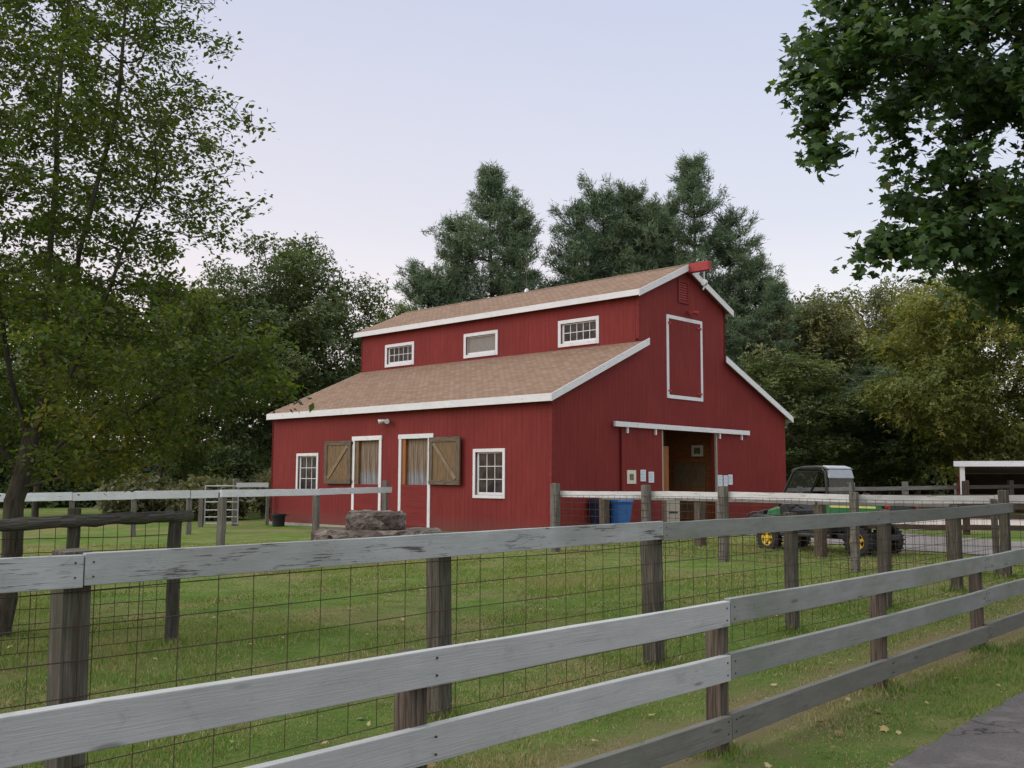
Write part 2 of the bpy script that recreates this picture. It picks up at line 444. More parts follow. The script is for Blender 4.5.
MAT['sand'] = gravel_mat('pale sand', (0.40, 0.355, 0.31), (0.48, 0.43, 0.38), 22)

GREEN_GRASS = [(0.0, (0.062, 0.120, 0.020)), (0.4, (0.118, 0.205, 0.038)), (0.72, (0.185, 0.265, 0.062)), (0.84, (0.26, 0.235, 0.115)), (1.0, (0.40, 0.335, 0.20))]
MAT['grass'] = leaf_mat('grass blades', GREEN_GRASS, 0.3, 0.7)

# ------------------------------------------------------------------ ground sheets
def sheet(name, mat, xs, ys, dz=0.0):
    X, Y = np.meshgrid(xs, ys); Z = gv(X, Y) + dz
    v = np.stack([X.ravel(), Y.ravel(), Z.ravel()], 1)
    nx, ny = len(xs), len(ys)
    f = [(j * nx + i, j * nx + i + 1, (j + 1) * nx + i + 1, (j + 1) * nx + i) for j in range(ny - 1) for i in range(nx - 1)]
    me = bpy.data.meshes.new(name); me.from_pydata(v.tolist(), [], f); me.materials.append(mat)
    me.polygons.foreach_set('use_smooth', [True] * len(me.polygons))
    o = bpy.data.objects.new(name, me); COL.objects.link(o)
    return tag(o, kind='structure')
xs = np.unique(np.concatenate([np.linspace(-400, -30, 12), np.linspace(-30, 30, 61), np.linspace(30, 400, 12)]))
ys = np.unique(np.concatenate([np.linspace(-60, 10, 15), np.linspace(10, 32, 45), np.linspace(32, 700, 20)]))
sheet('ground', MAT['ground'], xs, ys)

def ribbon(name, mat, pts, width, dz, n=60, wob=0.12):
    pts = np.asarray(pts, float)
    seg = np.r_[0, np.cumsum(np.linalg.norm(np.diff(pts, axis=0), axis=1))]
    t = np.linspace(0, seg[-1], n)
    # smooth by chaikin
    q = pts
    for _ in range(3):
        q = np.concatenate([[q[0]], np.stack([.75 * q[:-1] + .25 * q[1:], .25 * q[:-1] + .75 * q[1:]], 1).reshape(-1, 2), [q[-1]]])
    s2 = np.r_[0, np.cumsum(np.linalg.norm(np.diff(q, axis=0), axis=1))]
    t = np.linspace(0, s2[-1], n)
    c = np.stack([np.interp(t, s2, q[:, 0]), np.interp(t, s2, q[:, 1])], 1)
    d = np.gradient(c, axis=0); d /= np.linalg.norm(d, axis=1)[:, None]
    nrm = np.stack([-d[:, 1], d[:, 0]], 1)
    K = 9; v = []
    for i in range(n):
        for k in range(K):
            a = (k / (K - 1) - .5) * width
            if k in (0, K - 1): a += rng.normal(0, wob)
            p = c[i] + nrm[i] * a
            v.append((p[0], p[1], g(p[0], p[1]) + dz))
    f = [(i * K + k, i * K + k + 1, (i + 1) * K + k + 1, (i + 1) * K + k) for i in range(n - 1) for k in range(K - 1)]
    me = bpy.data.meshes.new(name); me.from_pydata(v, [], f); me.materials.append(mat)
    o = bpy.data.objects.new(name, me); COL.objects.link(o); return tag(o, kind='structure')

FD = np.array((0.66, 0.7513)); FD /= np.linalg.norm(FD); FN = np.array((FD[1], -FD[0]))   # fence direction, normal to the right
pe = np.array((2.12, 5.80))                      # a point of the path edge
pc = pe + FN * 1.75
ribbon('asphalt_path', MAT['asphalt'], [pc - FD * 22, pc, pc + FD * 40], 3.5, 0.012, 420, 0.012)
ribbon('gravel_road', MAT['gravel'], [(8.0, 32.0), (8.4, 28.5), (9.3, 24.6), (11.8, 21.6), (16.5, 19.0), (28, 15), (40, 10.5)], 4.0, 0.016, 160, 0.18)
ribbon('sand_arena', MAT['sand'], [(11.2, 33.4), (24, 34.2), (44, 34.5)], 9.0, 0.016, 60, 0.2)

# ------------------------------------------------------------------ fences
def v3(p, z): return np.array((p[0], p[1], z))

def fence(name, label, cat, pts, post_w, post_h, rails, rail_t, side, pm, rm, mesh=None, group=None,
          spans=1, lift=lambda k: 0.0, extend=(0.0, 0.0), jitter=0.012, post_off=0.0, bevel=0.004, stagger=False):
    """pts: plan points of the posts; rails: list of (top z, height); side: +1 rails on the right of the direction"""
    pts = [np.asarray(p, float) for p in pts]
    root = empty(name, (pts[0][0], pts[0][1], g(*pts[0])), label, cat, group)
    off = root.location
    for i, p in enumerate(pts):
        d = pts[min(i + 1, len(pts) - 1)] - pts[max(i - 1, 0)]; d /= np.linalg.norm(d); nn = np.array((d[1], -d[0]))
        z0 = g(*p); m = MB(off)
        w = post_w if not hasattr(post_w, '__len__') else post_w[i % len(post_w)]
        h = (post_h if not hasattr(post_h, '__len__') else post_h[i % len(post_h)]) + lift(i)
        lean = rng.normal(0, jitter, 2)
        c = p - nn * side * post_off
        b = [c + a * d * w / 2 + e * nn * w / 2 for a, e in ((-1, -1), (1, -1), (1, 1), (-1, 1))]
        hh = h + rng.normal(0, .012)
        tops = [hh + rng.normal(0, .004) for _ in b]
        m.hexa([v3(q, z0 - .25) for q in b] + [v3(q + lean, z0 + t) for q, t in zip(b, tops)], 2)
        m.build('post', pm, root, bevel=0.006)
    off_n = (max(post_w) if hasattr(post_w, '__len__') else post_w) / 2 + rail_t / 2 + 0.002 - post_off
    for ri, (zt, rh) in enumerate(rails):
        i = 0
        while i < len(pts) - 1:
            step = spans
            if stagger and i == 0 and ri % 2: step = 1
            j = min(i + step, len(pts) - 1)
            a, b = pts[i].copy(), pts[j].copy()
            d = (b - a) / np.linalg.norm(b - a); nn = np.array((d[1], -d[0])) * side
            if i == 0: a -= d * extend[0]
            if j == len(pts) - 1: b += d * extend[1]
            m = MB(off)
            za = g(*a) + zt + lift(i) + rng.normal(0, .005); zb = g(*b) + zt + lift(j) + rng.normal(0, .005)
            K = max(2, int(np.linalg.norm(b - a) / 0.45))
            sag = rng.normal(0, .006); bow = rng.normal(0, .004)
            # one continuous board with slight warp
            gap = 0.003
            L = np.linalg.norm(b - a)
            rows = []
            o1, o2 = rng.uniform(0, 40), rng.uniform(0, 40)
            for k in range(K + 1):
                t = k / K
                tt = (gap + t * (L - 2 * gap)) / L
                q = a + (b - a) * tt + nn * (off_n + bow * math.sin(math.pi * t) * 2)
                z = za + (zb - za) * tt + sag * math.sin(math.pi * t) + rng.normal(0, .0012)
                e1 = rng.normal(0, .0012)
                c4 = [v3(q - nn * rail_t / 2, z - rh), v3(q + nn * rail_t / 2, z - rh + e1), v3(q + nn * rail_t / 2, z), v3(q - nn * rail_t / 2, z + e1)]
                rows.append((tt * L, c4))
            wd = [rail_t, rh, rail_t, rh]
            for (l0, r0), (l1, r1) in zip(rows[:-1], rows[1:]):
                acc = 0
                for s_ in range(4):
                    s2 = (s_ + 1) % 4
                    m.face([r0[s_], r0[s2], r1[s2], r1[s_]], [(l0 + o1, acc + o2), (l0 + o1, acc + wd[s_] + o2), (l1 + o1, acc + wd[s_] + o2), (l1 + o1, acc + o2)])
                    acc += wd[s_]
            for rr, fl in ((rows[0][1], False), (rows[-1][1], True)):
                m.face(rr if fl else rr[::-1], [(o1, o2), (o1 + .03, o2), (o1 + .03, o2 + .1), (o1, o2 + .1)])
            rail = m.build('rail', rm(ri, i) if callable(rm) else rm, root, bevel=bevel)
            # bolt heads where the rail meets its posts
            if bevel > 0.0035:
                for k in range(i, j + 1):
                    sgn = 1 if k == i else (-1 if k == j else 1)
                    bp = pts[k] + d * sgn * 0.045
                    zz = g(*bp) + zt - rh / 2 + lift(k)
                    for dz_ in (-.035, .035):
                        mb = MB(off)
                        q0 = bp + nn * (off_n + rail_t / 2 - .004); q1 = q0 + nn * .009
                        mb.tube([v3(q0, zz + dz_), v3(q1, zz + dz_)], [.0055, .0045], 7)
                        mb.build('bolt', MAT['post_dark'], rail)
            i = j
    if mesh:
        zs, step, rad, mside = mesh
        m = MB(off)
        for i in range(len(pts) - 1):
            a, b = pts[i].copy(), pts[i + 1].copy()
            d = (b - a) / np.linalg.norm(b - a); nn = np.array((d[1], -d[0])) * side * mside
            if i == 0: a = a - d * extend[0] * .6
            L = np.linalg.norm(b - a); on = (max(post_w) if hasattr(post_w, '__len__') else post_w) / 2 + rad + .001
            bow = rng.normal(0, .015)
            P = lambda t, z: v3(a + (b - a) * t + nn * (on + bow * math.sin(math.pi * t)), z + g(*(a + (b - a) * t)))
            for z in zs:
                K = 5; sg = rng.normal(0, .008)
                m.tube([P(k / K, z + sg * math.sin(math.pi * k / K)) for k in range(K + 1)], rad * 1.15, 4, cap=False)
            nv = int(L / step)
            for k in range(nv + 1):
                t = (k + .3) * step / L
                if t > 1: continue
                sk = rng.normal(0, .006)
                m.tube([P(t, zs[0]), P(t + sk / L, zs[-1])], rad, 4, cap=False)
        m.build('wire_mesh', MAT['rust'], root)
    return root

# nearest plank fence
A0 = np.array((1.22, 6.08))
Ap = [A0 + FD * 2.465 * k for k in range(-4, 6)]
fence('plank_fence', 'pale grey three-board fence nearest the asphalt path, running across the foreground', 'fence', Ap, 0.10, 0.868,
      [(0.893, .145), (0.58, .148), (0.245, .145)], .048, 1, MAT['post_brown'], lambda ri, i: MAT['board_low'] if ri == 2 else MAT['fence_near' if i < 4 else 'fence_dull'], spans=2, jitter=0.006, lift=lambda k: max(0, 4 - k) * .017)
# mesh fence just behind it
Bp = [np.array(p) for p in ((-5.64, 1.05), (-3.92, 3.02), (-2.15, 5.0), (-0.48, 6.98), (1.25, 8.9), (3.0, 10.88), (4.68, 12.75), (6.5, 14.84), (8.13, 16.67))]
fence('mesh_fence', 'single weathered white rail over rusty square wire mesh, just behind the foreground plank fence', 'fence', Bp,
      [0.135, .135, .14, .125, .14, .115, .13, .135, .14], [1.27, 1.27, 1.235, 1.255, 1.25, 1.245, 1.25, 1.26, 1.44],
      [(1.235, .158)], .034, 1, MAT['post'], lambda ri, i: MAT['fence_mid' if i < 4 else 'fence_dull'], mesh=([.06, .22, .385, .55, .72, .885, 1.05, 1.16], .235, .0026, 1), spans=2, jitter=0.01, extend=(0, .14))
# flaking white-rail mesh fence in front of the barn doorway
Cp = [(0.98, 22.6), (2.83, 21.2), (4.15, 19.8), (6.02, 17.75), (8.12, 16.95), (10.7, 15.9)]
fence('paddock_fence', 'flaking white top rail and wire mesh on grey posts before the open barn doorway', 'fence', Cp,
      [.16, .15, .15, .13, .1, .13], [1.50, 1.48, 1.45, 1.37, 1.3, 1.4], [(1.345, .135)], .03, -1, MAT['post_grey'], MAT['fence_white'],
      mesh=([.05, .2, .35, .5, .65, .8, .95, 1.1, 1.25], .155, .0036, -1), bevel=0.003)
Dp = [(2.42, 26.2), (4.42, 23.7), (6.35, 20.8), (8.45, 19.4)]
fence('alley_fence', 'short reddish brown posts with one rail, between the flaking white rail and the utility vehicle', 'fence', Dp,
      .19, 1.22, [(1.2, .14)], .035, 1, MAT['post_brown'], MAT['board_grey'], bevel=0.003)
Ep = [(9.9, 28.2), (12.1, 26.9), (14.3, 25.7), (16.5, 24.5), (18.7, 23.3), (20.9, 22.1), (23.1, 20.9)]
fence('arena_fence', 'dark brown board fence along the near edge of the pale sand arena', 'fence', Ep,
      .17, [1.12, 1.42], [(1.06, .14), (.82, .14), (.55, .13), (.26, .14)], .035, 1, MAT['board_dark'], MAT['board_dark'], bevel=0.003)
Fp = [(9.4 + 2.2 * k, 40.6 + .12 * k) for k in range(0, 12)]
fence('far_fence', 'grey two-rail fence at the foot of the dark woods, beyond the sand arena', 'fence', Fp,
      .19, [1.30, 1.18, 1.3], [(1.12, .15), (.72, .16)], .04, 1, MAT['board_grey'], MAT['board_grey'], bevel=0.003)
# left side
Ip = [(-6.72, 23.4), (-5.22, 27.0), (-3.85, 30.7)]
fence('rail_fence', 'single white rail on thin posts running toward the stall doors from the left lawn', 'fence', Ip,
      .145, [1.38, 1.40, 1.6], [(1.43, .17)], .035, 1, MAT['post_grey'], MAT['fence_far'], extend=(.15, .25), bevel=0.003)
Hp = [(-22.0, 27.2), (-19.8, 28.1), (-17.6, 29.0), (-15.4, 29.9), (-13.4, 30.8), (-11.8, 31.6), (-10.3, 32.3), (-9.4, 33.0)]
fence('lawn_fence', 'long white rail fence crossing the lawn behind the spreading left tree', 'fence', Hp,
      .15, 1.2, [(1.4, .25)], .035, 1, MAT['post_grey'], MAT['fence_far'], bevel=0.003)
Jp = [(-10.5, 38.4), (-9.4, 38.9)]
fence('corner_fence', 'short white rail between the metal gate and the far corner of the red barn', 'fence', Jp,
      [.22, .12], [1.78, 1.4], [(1.62, .17)], .035, 1, MAT['post_grey'], MAT['fence_far'], bevel=0.003)
# gate
gt = empty('metal_gate', (-11.5, 37.9, g(-11.5, 37.9)), 'small tubular metal gate at the far left end of the red barn', 'gate')
m = MB()
gw = 1.12
for z in (.12, .36, .62, .92, 1.52):
    m.tube([(0, 0, z), (gw, .45, z)], .024, 8)
gf = m.build('bars', MAT['metal_grey'], gt, smooth=True)
for t in (0, 1):
    MB().tube([(gw * t, .45 * t, .08), (gw * t, .45 * t, 1.55)], .028, 8).build('upright', MAT['metal_grey'], gt, smooth=True)
MB().bx(-.22, -.06, -.08, .08, -.2, 1.4).build('gate_post', MAT['post_grey'], gt, bevel=.006)

# gnarled log fence by the left tree
lg = empty('log_fence', (-3.29, 9.92, 0), 'short wire mesh fence topped by a gnarled mossy log, beside the left tree trunk', 'fence')
offl = lg.location
def knob_post(p, r, h):
    mm = MB(offl)
    n = 7
    mm.tube([v3(p + rng.normal(0, .008, 2), z) for z in np.linspace(-.2, h, n)], [r * rng.uniform(.9, 1.12) for _ in range(n)], 9)
    return mm.build('post', MAT['post_dark'], lg, smooth=True)
Gp = [np.array((-3.29, 9.92)), np.array((-4.0, 9.25)), np.array((-4.95, 8.5)), np.array((-5.9, 7.75))]
knob_post(Gp[0], .062, 1.2); knob_post(Gp[1], .062, 1.32); knob_post(Gp[2], .065, 1.25); knob_post(Gp[3], .065, 1.25)
mm = MB(offl)
pl = [np.array((-3.17, 9.98, 1.228)), np.array((-3.32, 9.86, 1.226)), np.array((-3.62, 9.56, 1.222)), np.array((-3.98, 9.2, 1.205)), np.array((-4.5, 8.8, 1.175)), np.array((-5.0, 8.42, 1.16)), np.array((-6.0, 7.65, 1.14))]
pp = []
for a, b in zip(pl[:-1], pl[1:]):
    for t in np.linspace(0, 1, 6)[:-1]: pp.append(a + (b - a) * t + rng.normal(0, .007, 3) * np.array((1, 1, .6)))
pp.append(pl[-1])
mm.tube(pp, [rng.uniform(.05, .066) for _ in pp], 9)
mm.build('log_rail', MAT['log'], lg, smooth=True)
mm = MB(offl)
for a, b in zip(Gp[:-1], Gp[1:]):
    L = np.linalg.norm(b - a); d = (b - a) / L; nn = np.array((d[1], -d[0])) * .075
    for z in np.arange(.05, 1.2, .125): mm.tube([v3(a + nn, z), v3((a + b) / 2 + nn * (1 + rng.normal(0, .2)), z + rng.normal(0, .006)), v3(b + nn, z)], .0034, 4, cap=False)
    for k in range(int(L / .135) + 1): mm.tube([v3(a + d * k * .135 + nn, .05), v3(a + d * k * .135 + nn, 1.18)], .0032, 4, cap=False)
mm.build('wire_mesh', MAT['rust'], lg)

# ------------------------------------------------------------------ barn
PSI = 0.8106; BX, BY = 1.1628, 29.2069
W, L, CH = 13.828, 14.527, 2.635
M0 = W / 2; XL, XR = M0 - CH, M0 + CH
S = 0.44; SR = 0.405
barn = empty('barn', (BX, BY, 0), 'red wooden barn with raised centre roof, white trim and brown shingles', 'barn', rz=PSI)
def ex(): return np.array((math.cos(PSI), math.sin(PSI)))
def bw(x, y):   # barn local -> world plan
    c, s = math.cos(PSI), math.sin(PSI)
    return np.array((BX + x * c - y * s, BY + x * s + y * c))
def zlow(x): 
    return 4.11 + S * (x + .24) if x < M0 else 4.11 + SR * (W - x + .24)
def zup(x):
    x = min(x, W - x); return 7.78 + S * (x - XL + .22)
def wall_holes(m, O, U, V, u0, u1, v0, v1, holes, inn, dep):
    O, U, V, inn = [np.asarray(a, float) for a in (O, U, V, inn)]
    us = sorted(set([u0, u1] + [h[0] for h in holes] + [h[1] for h in holes])); vs = sorted(set([v0, v1] + [h[2] for h in holes] + [h[3] for h in holes]))
    P = lambda u, v: O + U * u + V * v
    for a, b in zip(us[:-1], us[1:]):
        for c, d in zip(vs[:-1], vs[1:]):
            cu, cv = (a + b) / 2, (c + d) / 2
            if any(h[0] < cu < h[1] and h[2] < cv < h[3] for h in holes): continue
            uv = [(a, c), (b, c), (b, d), (a, d)]
            m.face([P(a, c), P(b, c), P(b, d), P(a, d)], uv)
            m.face([P(a, d) + inn * dep, P(b, d) + inn * dep, P(b, c) + inn * dep, P(a, c) + inn * dep])
    for h in holes:
        q = [P(h[0], h[2]), P(h[1], h[2]), P(h[1], h[3]), P(h[0], h[3])]
        for i in range(4):
            j = (i + 1) % 4
            m.face([q[i], q[j], q[j] + inn * dep, q[i] + inn * dep])
ww = 1.387
lw_win = [(y - ww / 2 + .1, y + ww / 2 - .1, 1.03 + .1, 2.55 - .1) for y in (12.12, 2.563)]
doors = [(7.78, 9.36), (5.26, 6.82)]
lw_door = [(a + .12, b - .12, 1.42, 2.95) for a, b in doors]
m = MB(); wall_holes(m, (0, 0, 0), (0, 1, 0), (0, 0, 1), 0, L, -.06, 4.15, lw_win + lw_door, (1, 0, 0), .13)
m.build('wall', MAT['siding'], barn)
cw = 1.815
up_y = (12.0, 7.3, 2.54)
up_win = [(y - cw / 2 + .12, y + cw / 2 - .12, 6.186 + .11, 7.12 - .11) for y in up_y]
m = MB(); wall_holes(m, (XL, 0, 0), (0, 1, 0), (0, 0, 1), 0, L, 5.8, 7.82, up_win, (1, 0, 0), .13)
m.build('clerestory_wall', MAT['siding'], barn)
MB().bx(XR - .13, XR, 0.0, L, 5.8, 7.82).build('clerestory_wall', MAT['siding'], barn)
MB().bx(W - .13, W, 0.002, L, -.1, 4.15).build('wall', MAT['siding'], barn)
def gable(y0, y1, hole=None):
    m = MB()
    br = sorted(set([0, XL, M0, XR, W] + (list(hole[:2]) if hole else [])))
    for a, b in zip(br[:-1], br[1:]):
        c = (a + b) / 2
        zf = (lambda x: zup(x) - .1) if XL < c < XR else (lambda x: zlow(x) - .1)
        z0 = -.1
        if hole and hole[0] < c < hole[1]: z0 = hole[2]
        m.prism([(a, z0), (b, z0), (b, zf(b)), (a, zf(a))], y0, y1)
    return m
gable(0, .13, (5.42, 8.70, 3.3)).build('gable_wall', MAT['siding'], barn)
gable(L - .13, L).build('gable_wall', MAT['siding'], barn)
# corner boards in the same red
m = MB(); m.bx(-.02, .1, -.02, -.001, -.05, 4.1); m.bx(-.02, -.001, -.001, .1, -.05, 4.1); m.build('corner_board', MAT['siding'], barn)
m = MB(); m.bx(XL - .02, XL + .1, -.02, -.001, 6.15, 7.7); m.bx(XL - .02, XL - .001, -.001, .1, 6.2, 7.7); m.build('corner_board', MAT['siding'], barn)
# foundation
m = MB(); m.bx(-.05, .1, .3, L + .02, -.5, -.045); m.bx(.3, W, -.04, .1, -.5, .08); m.build('foundation', MAT['concrete'], barn)
# roofs
T = .1
def slope(pts, name, ye=L + .2):
    return MB().prism(pts, -.2, ye).build(name, MAT['shingle'], barn)
xe = -.24
slope([(xe, zlow(xe)), (XL, zlow(XL)), (XL, zlow(XL) - T), (xe, zlow(xe) - T)], 'lower_roof', L)
slope([(XR, zlow(XR)), (W - xe, zlow(W - xe)), (W - xe, zlow(W - xe) - T), (XR, zlow(XR) - T)], 'lower_roof', L)
xu = XL - .22
slope([(xu, zup(xu)), (M0, zup(M0)), (M0, zup(M0) - T), (xu, zup(xu) - T)], 'upper_roof')
slope([(M0, zup(M0)), (W - xu, zup(xu)), (W - xu, zup(xu) - T), (M0, zup(M0) - T)], 'upper_roof')
MB().prism([(M0 - .14, zup(M0 - .14) + .012), (M0, zup(M0) + .018), (M0 + .14, zup(M0 - .14) + .012), (M0, zup(M0) + .002)], -.2, L + .2).build('ridge_cap', MAT['shingle'], barn)
# fascias and rakes
MB().bx(xe - .028, xe - .002, -.2, L, 3.88, 4.105).build('fascia', MAT['trim'], barn, bevel=.004)
MB().bx(W - xe + .002, W - xe + .028, -.2, L, 3.88, 4.105).build('fascia', MAT['trim'], barn, bevel=.004)
MB().bx(xu - .028, xu - .002, -.2, L + .2, 7.575, 7.775).build('fascia', MAT['trim'], barn, bevel=.004)
MB().bx(W - xu + .002, W - xu + .028, -.2, L + .2, 7.575, 7.775).build('fascia', MAT['trim'], barn, bevel=.004)
def rake(xa, xb, zf, h=.23, yb=L + .203):
    for y in (-.23, yb):
        MB().prism([(xa, zf(xa) - h), (xb, zf(xb) - h), (xb, zf(xb) - .004), (xa, zf(xa) - .004)], y, y + .027).build('rake_board', MAT['trim'], barn, bevel=.003)
rake(xe - .028, XL + .3, lambda x: 4.11 + S * (x + .24), yb=L + .003)
rake(XR - .3, W - xe + .028, lambda x: 4.11 + SR * (W - x + .24), yb=L + .003)
rake(xu - .028, M0 - .03, lambda x: 7.78 + S * (x - XL + .22))
rake(M0 + .2, W - xu + .028, lambda x: 7.78 + S * (W - x - XL + .22))
# soffit shade boards under the rakes
# hay beam + pulley
hb = MB().bx(M0 - .02, M0 + .19, -1.0, -.15, 8.74, 9.05).build('hay_beam', MAT['redtrim'], barn, bevel=.01)
m = MB(); m.tube([(M0 + .08, -.78, 8.72), (M0 + .08, -.78, 8.42)], .018, 6); m.lathe([(.02, -.05), (.11, -.05), (.08, 0), (.11, .05), (.02, .05)], (M0 + .08, -.78, 8.33), 14, 'x'); m.tube([(M0 + .08, -.78, 8.24), (M0 + .05, -.78, 8.12), (M0 + .0, -.78, 8.06), (M0 - .04, -.78, 8.12)], .018, 6)
m.build('pulley', MAT['metal_grey'], hb, smooth=True)
# mast on the ridge
mst = MB().lathe([(.10, 0), (.09, .12), (.04, .18)], (M0, 7.4, zup(M0) - .05), 12).build('vent_pipe', MAT['metal_grey'], barn, smooth=True)
MB().tube([(M0, 7.4, zup(M0) + .2), (M0, 7.4, zup(M0) + 1.6)], [.012, .006], 6).build('mast', MAT['post_grey'], mst)

# windows (in the planes x = const facing -x)
def window_x(xp, yc, w, z0, z1, cols, rows, tw=.1, pane='glass', side_sash=.09):
    a, b = yc - w / 2, yc + w / 2
    m = MB(); o = .03
    m.bx(xp - o, xp + .02, a, a + tw, z0, z1); m.bx(xp - o, xp + .02, b - tw, b, z0, z1)
    m.bx(xp - o, xp + .02, a + tw, b - tw, z1 - tw, z1); m.bx(xp - o - .012, xp + .02, a + tw, b - tw, z0, z0 + tw * .95)
    fr = m.build('window', MAT['trim'], barn, bevel=.003)
    ia, ib, ja, jb = a + tw + .004, b - tw - .004, z0 + tw, z1 - tw - .003
    m = MB(); s = .055
    m.bx(xp + .055, xp + .09, ia, ia + s, ja, jb); m.bx(xp + .055, xp + .09, ib - side_sash, ib, ja, jb)
    m.bx(xp + .055, xp + .09, ia + s, ib - side_sash, jb - s * .7, jb); m.bx(xp + .055, xp + .09, ia + s, ib - side_sash, ja, ja + s * 1.5)
    ya, yb, za, zb = ia + s, ib - side_sash, ja + s * 1.5, jb - s * .7
    for k in range(1, cols):
        y = ya + (yb - ya) * k / cols; m.bx(xp + .06, xp + .085, y - .011, y + .011, za, zb)
    for k in range(1, rows):
        z = za + (zb - za) * k / rows; m.bx(xp + .0575, xp + .0875, ya, yb, z - .011, z + .011)
    m.build('sash', MAT['trim'], fr)
    MB().bx(xp + .075, xp + .081, ya - .002, yb + .002, za - .002, zb + .002).build('pane', MAT[pane], fr)
for y in (12.12, 2.563): window_x(0, y, ww, 1.03, 2.55, 3, 3, .1)
window_x(XL, up_y[0], cw, 6.186, 7.12, 5, 2, .12)
window_x(XL, up_y[1], cw, 6.186, 7.12, 1, 1, .12, 'screen', .03)
window_x(XL, up_y[2], cw, 6.186, 7.12, 5, 2, .12)

# dutch stall doors
for k, (a, b) in enumerate(doors):
    tw = .13; m = MB()
    bot = .0
    m.bx(-.035, -.001, a - .02, a - .02 + tw, bot, 2.95); m.bx(-.035, -.001, b - .11, b - .11 + tw, bot, 2.95)
    m.bx(-.045, -.001, a - (.16 if k else .04), b + .04, 2.95, 3.1)
    dr = m.build('stall_door', MAT['trim'], barn, bevel=.003)
    m = MB(); m.bx(-.018, -.002, a + .115, b - .115, .06, 1.42); m.build('lower_leaf', MAT['siding'], dr)
    m = MB(); m.face([(.10, b - .12, 1.42), (.10, a + .12, 1.42), (.10, a + .12, 2.95), (.10, b - .12, 2.95)], [(0, 0), (1.34, 0), (1.34, 1.53), (0, 1.53)]); m.build('strip_curtain', MAT['curtain'], dr)
    m = MB(); m.bx(.005, .125, b - .30, b - .121, 1.425, 2.945); m.build('jamb', MAT['barnwood_new'] if k == 0 else MAT['pine'], dr)
    # open upper leaf (shutter)
    hy = b + .03 if k == 0 else a - .03; sg = 1 if k == 0 else -1
    ang = R(5)
    lw_, z0, z1 = 1.5, 1.43, 2.96
    def Q(s, z, o): # s from hinge along wall, o outwards
        return (-.05 - s * math.sin(ang) * .35 - o, hy + sg * s * math.cos(ang), z)
    def plank(mm, s0, s1, za, zb, o0, o1):
        mm.hexa([Q(s0, za, o0), Q(s1, za, o0), Q(s1, za, o1), Q(s0, za, o1), Q(s0, zb, o0), Q(s1, zb, o0), Q(s1, zb, o1), Q(s0, zb, o1)])
    mm = MB()
    for j in range(7): plank(mm, j * lw_ / 7 + .003, (j + 1) * lw_ / 7 - .003, z0, z1, 0, .028)
    lf = mm.build('upper_leaf', MAT['barnwood_new'], dr)
    mm = MB()
    plank(mm, 0, lw_, z1 - .15, z1, .03, .055); plank(mm, 0, lw_, z0, z0 + .15, .03, .055)
    plank(mm, 0, .16, z0 + .152, z1 - .152, .03, .055); plank(mm, lw_ - .16, lw_, z0 + .152, z1 - .152, .03, .055)
    mm.build('leaf_frame', MAT['barnwood'], lf, bevel=.003)
    mm = MB()
    if k == 0: s0, s1 = lw_ - .2, .2          # low at far side, high at hinge
    else: s0, s1 = lw_ - .2, .2
    za, zb = z0 + .16, z1 - .16
    # brace: low on free edge to high near hinge
    hw = .06
    c = [np.array(Q(s0, za, .031)), np.array(Q(s1, zb, .031))]
    mm.beam(np.array(Q(s0, za + .03, .043)), np.array(Q(s1, zb - .03, .043)), .024, .13)
    mm.build('brace', MAT['brace'], lf, bevel=.003)
    for z in (z0 + .08, z1 - .08): MB().bx(-.075, -.036, hy - .05, hy + .05, z - .04, z + .04).build('hinge', MAT['black_plastic'], lf)

# sliding doors
trk = MB().bx(2.79, 10.84, -.19, -.11, 3.27, 3.43).build('door_track', MAT['trim'], barn, bevel=.004)
for xa, xb, hg in ((3.24, 5.42, (3.48, 5.0)), (8.72, 10.86, (8.88, 10.37))):
    sd = MB().bx(xa, xb, -.085, -.035, .22 if xa > 8 else .12, 3.265, 2)
    # vertical-groove siding uses u across the leaf
    m = MB(); z0 = .22 if xa > 8 else .12
    m.prism([(xa, z0), (xb, z0), (xb, 3.265), (xa, 3.265)], -.085, -.035)
    sd = m.build('sliding_door', MAT['siding'], barn)
    for h in hg:
        MB().bx(h - .035, h + .035, -.15, -.087, 3.08, 3.268).build('hanger', MAT['trim'], sd)
    e = xb - .02 if xa < 8 else xa - .03
    MB().bx(e, e + .05, -.1, -.02, z0, 3.262).build('edge_strip', MAT['beige'], sd)
# loft door: same siding, white surround
x0, x1, z0, z1 = M0 - 1.088, M0 + 1.088, 4.35, 7.18
m = MB(); t = .12
m.bx(x0, x0 + t, -.03, -.001, z0, z1); m.bx(x1 - t, x1, -.03, -.001, z0, z1); m.bx(x0 + t, x1 - t, -.03, -.001, z1 - t, z1); m.bx(x0 + t, x1 - t, -.03, -.001, z0, z0 + t)
lt = m.build('loft_door', MAT['trim'], barn, bevel=.003)
m = MB(); m.prism([(x0 + t + .012, z0 + t + .012), (x1 - t - .012, z0 + t + .012), (x1 - t - .012, z1 - t - .012), (x0 + t + .012, z1 - t - .012)], -.02, -.002); m.build('leaf', MAT['siding'], lt)
m = MB(); m.bx(M0 - .01, M0 + .03, -.04, -.021, 5.62, 5.70); m.build('latch', MAT['redtrim'], lt)
for z in (4.6, 6.9):
    MB().bx(x1 - t - .25, x1 - t + .06, -.045, -.031, z - .03, z + .03).build('hinge', MAT['redtrim'], lt)
    MB().bx(x0 + t - .06, x0 + t + .12, -.045, -.031, z - .03, z + .03).build('hinge', MAT['redtrim'], lt)
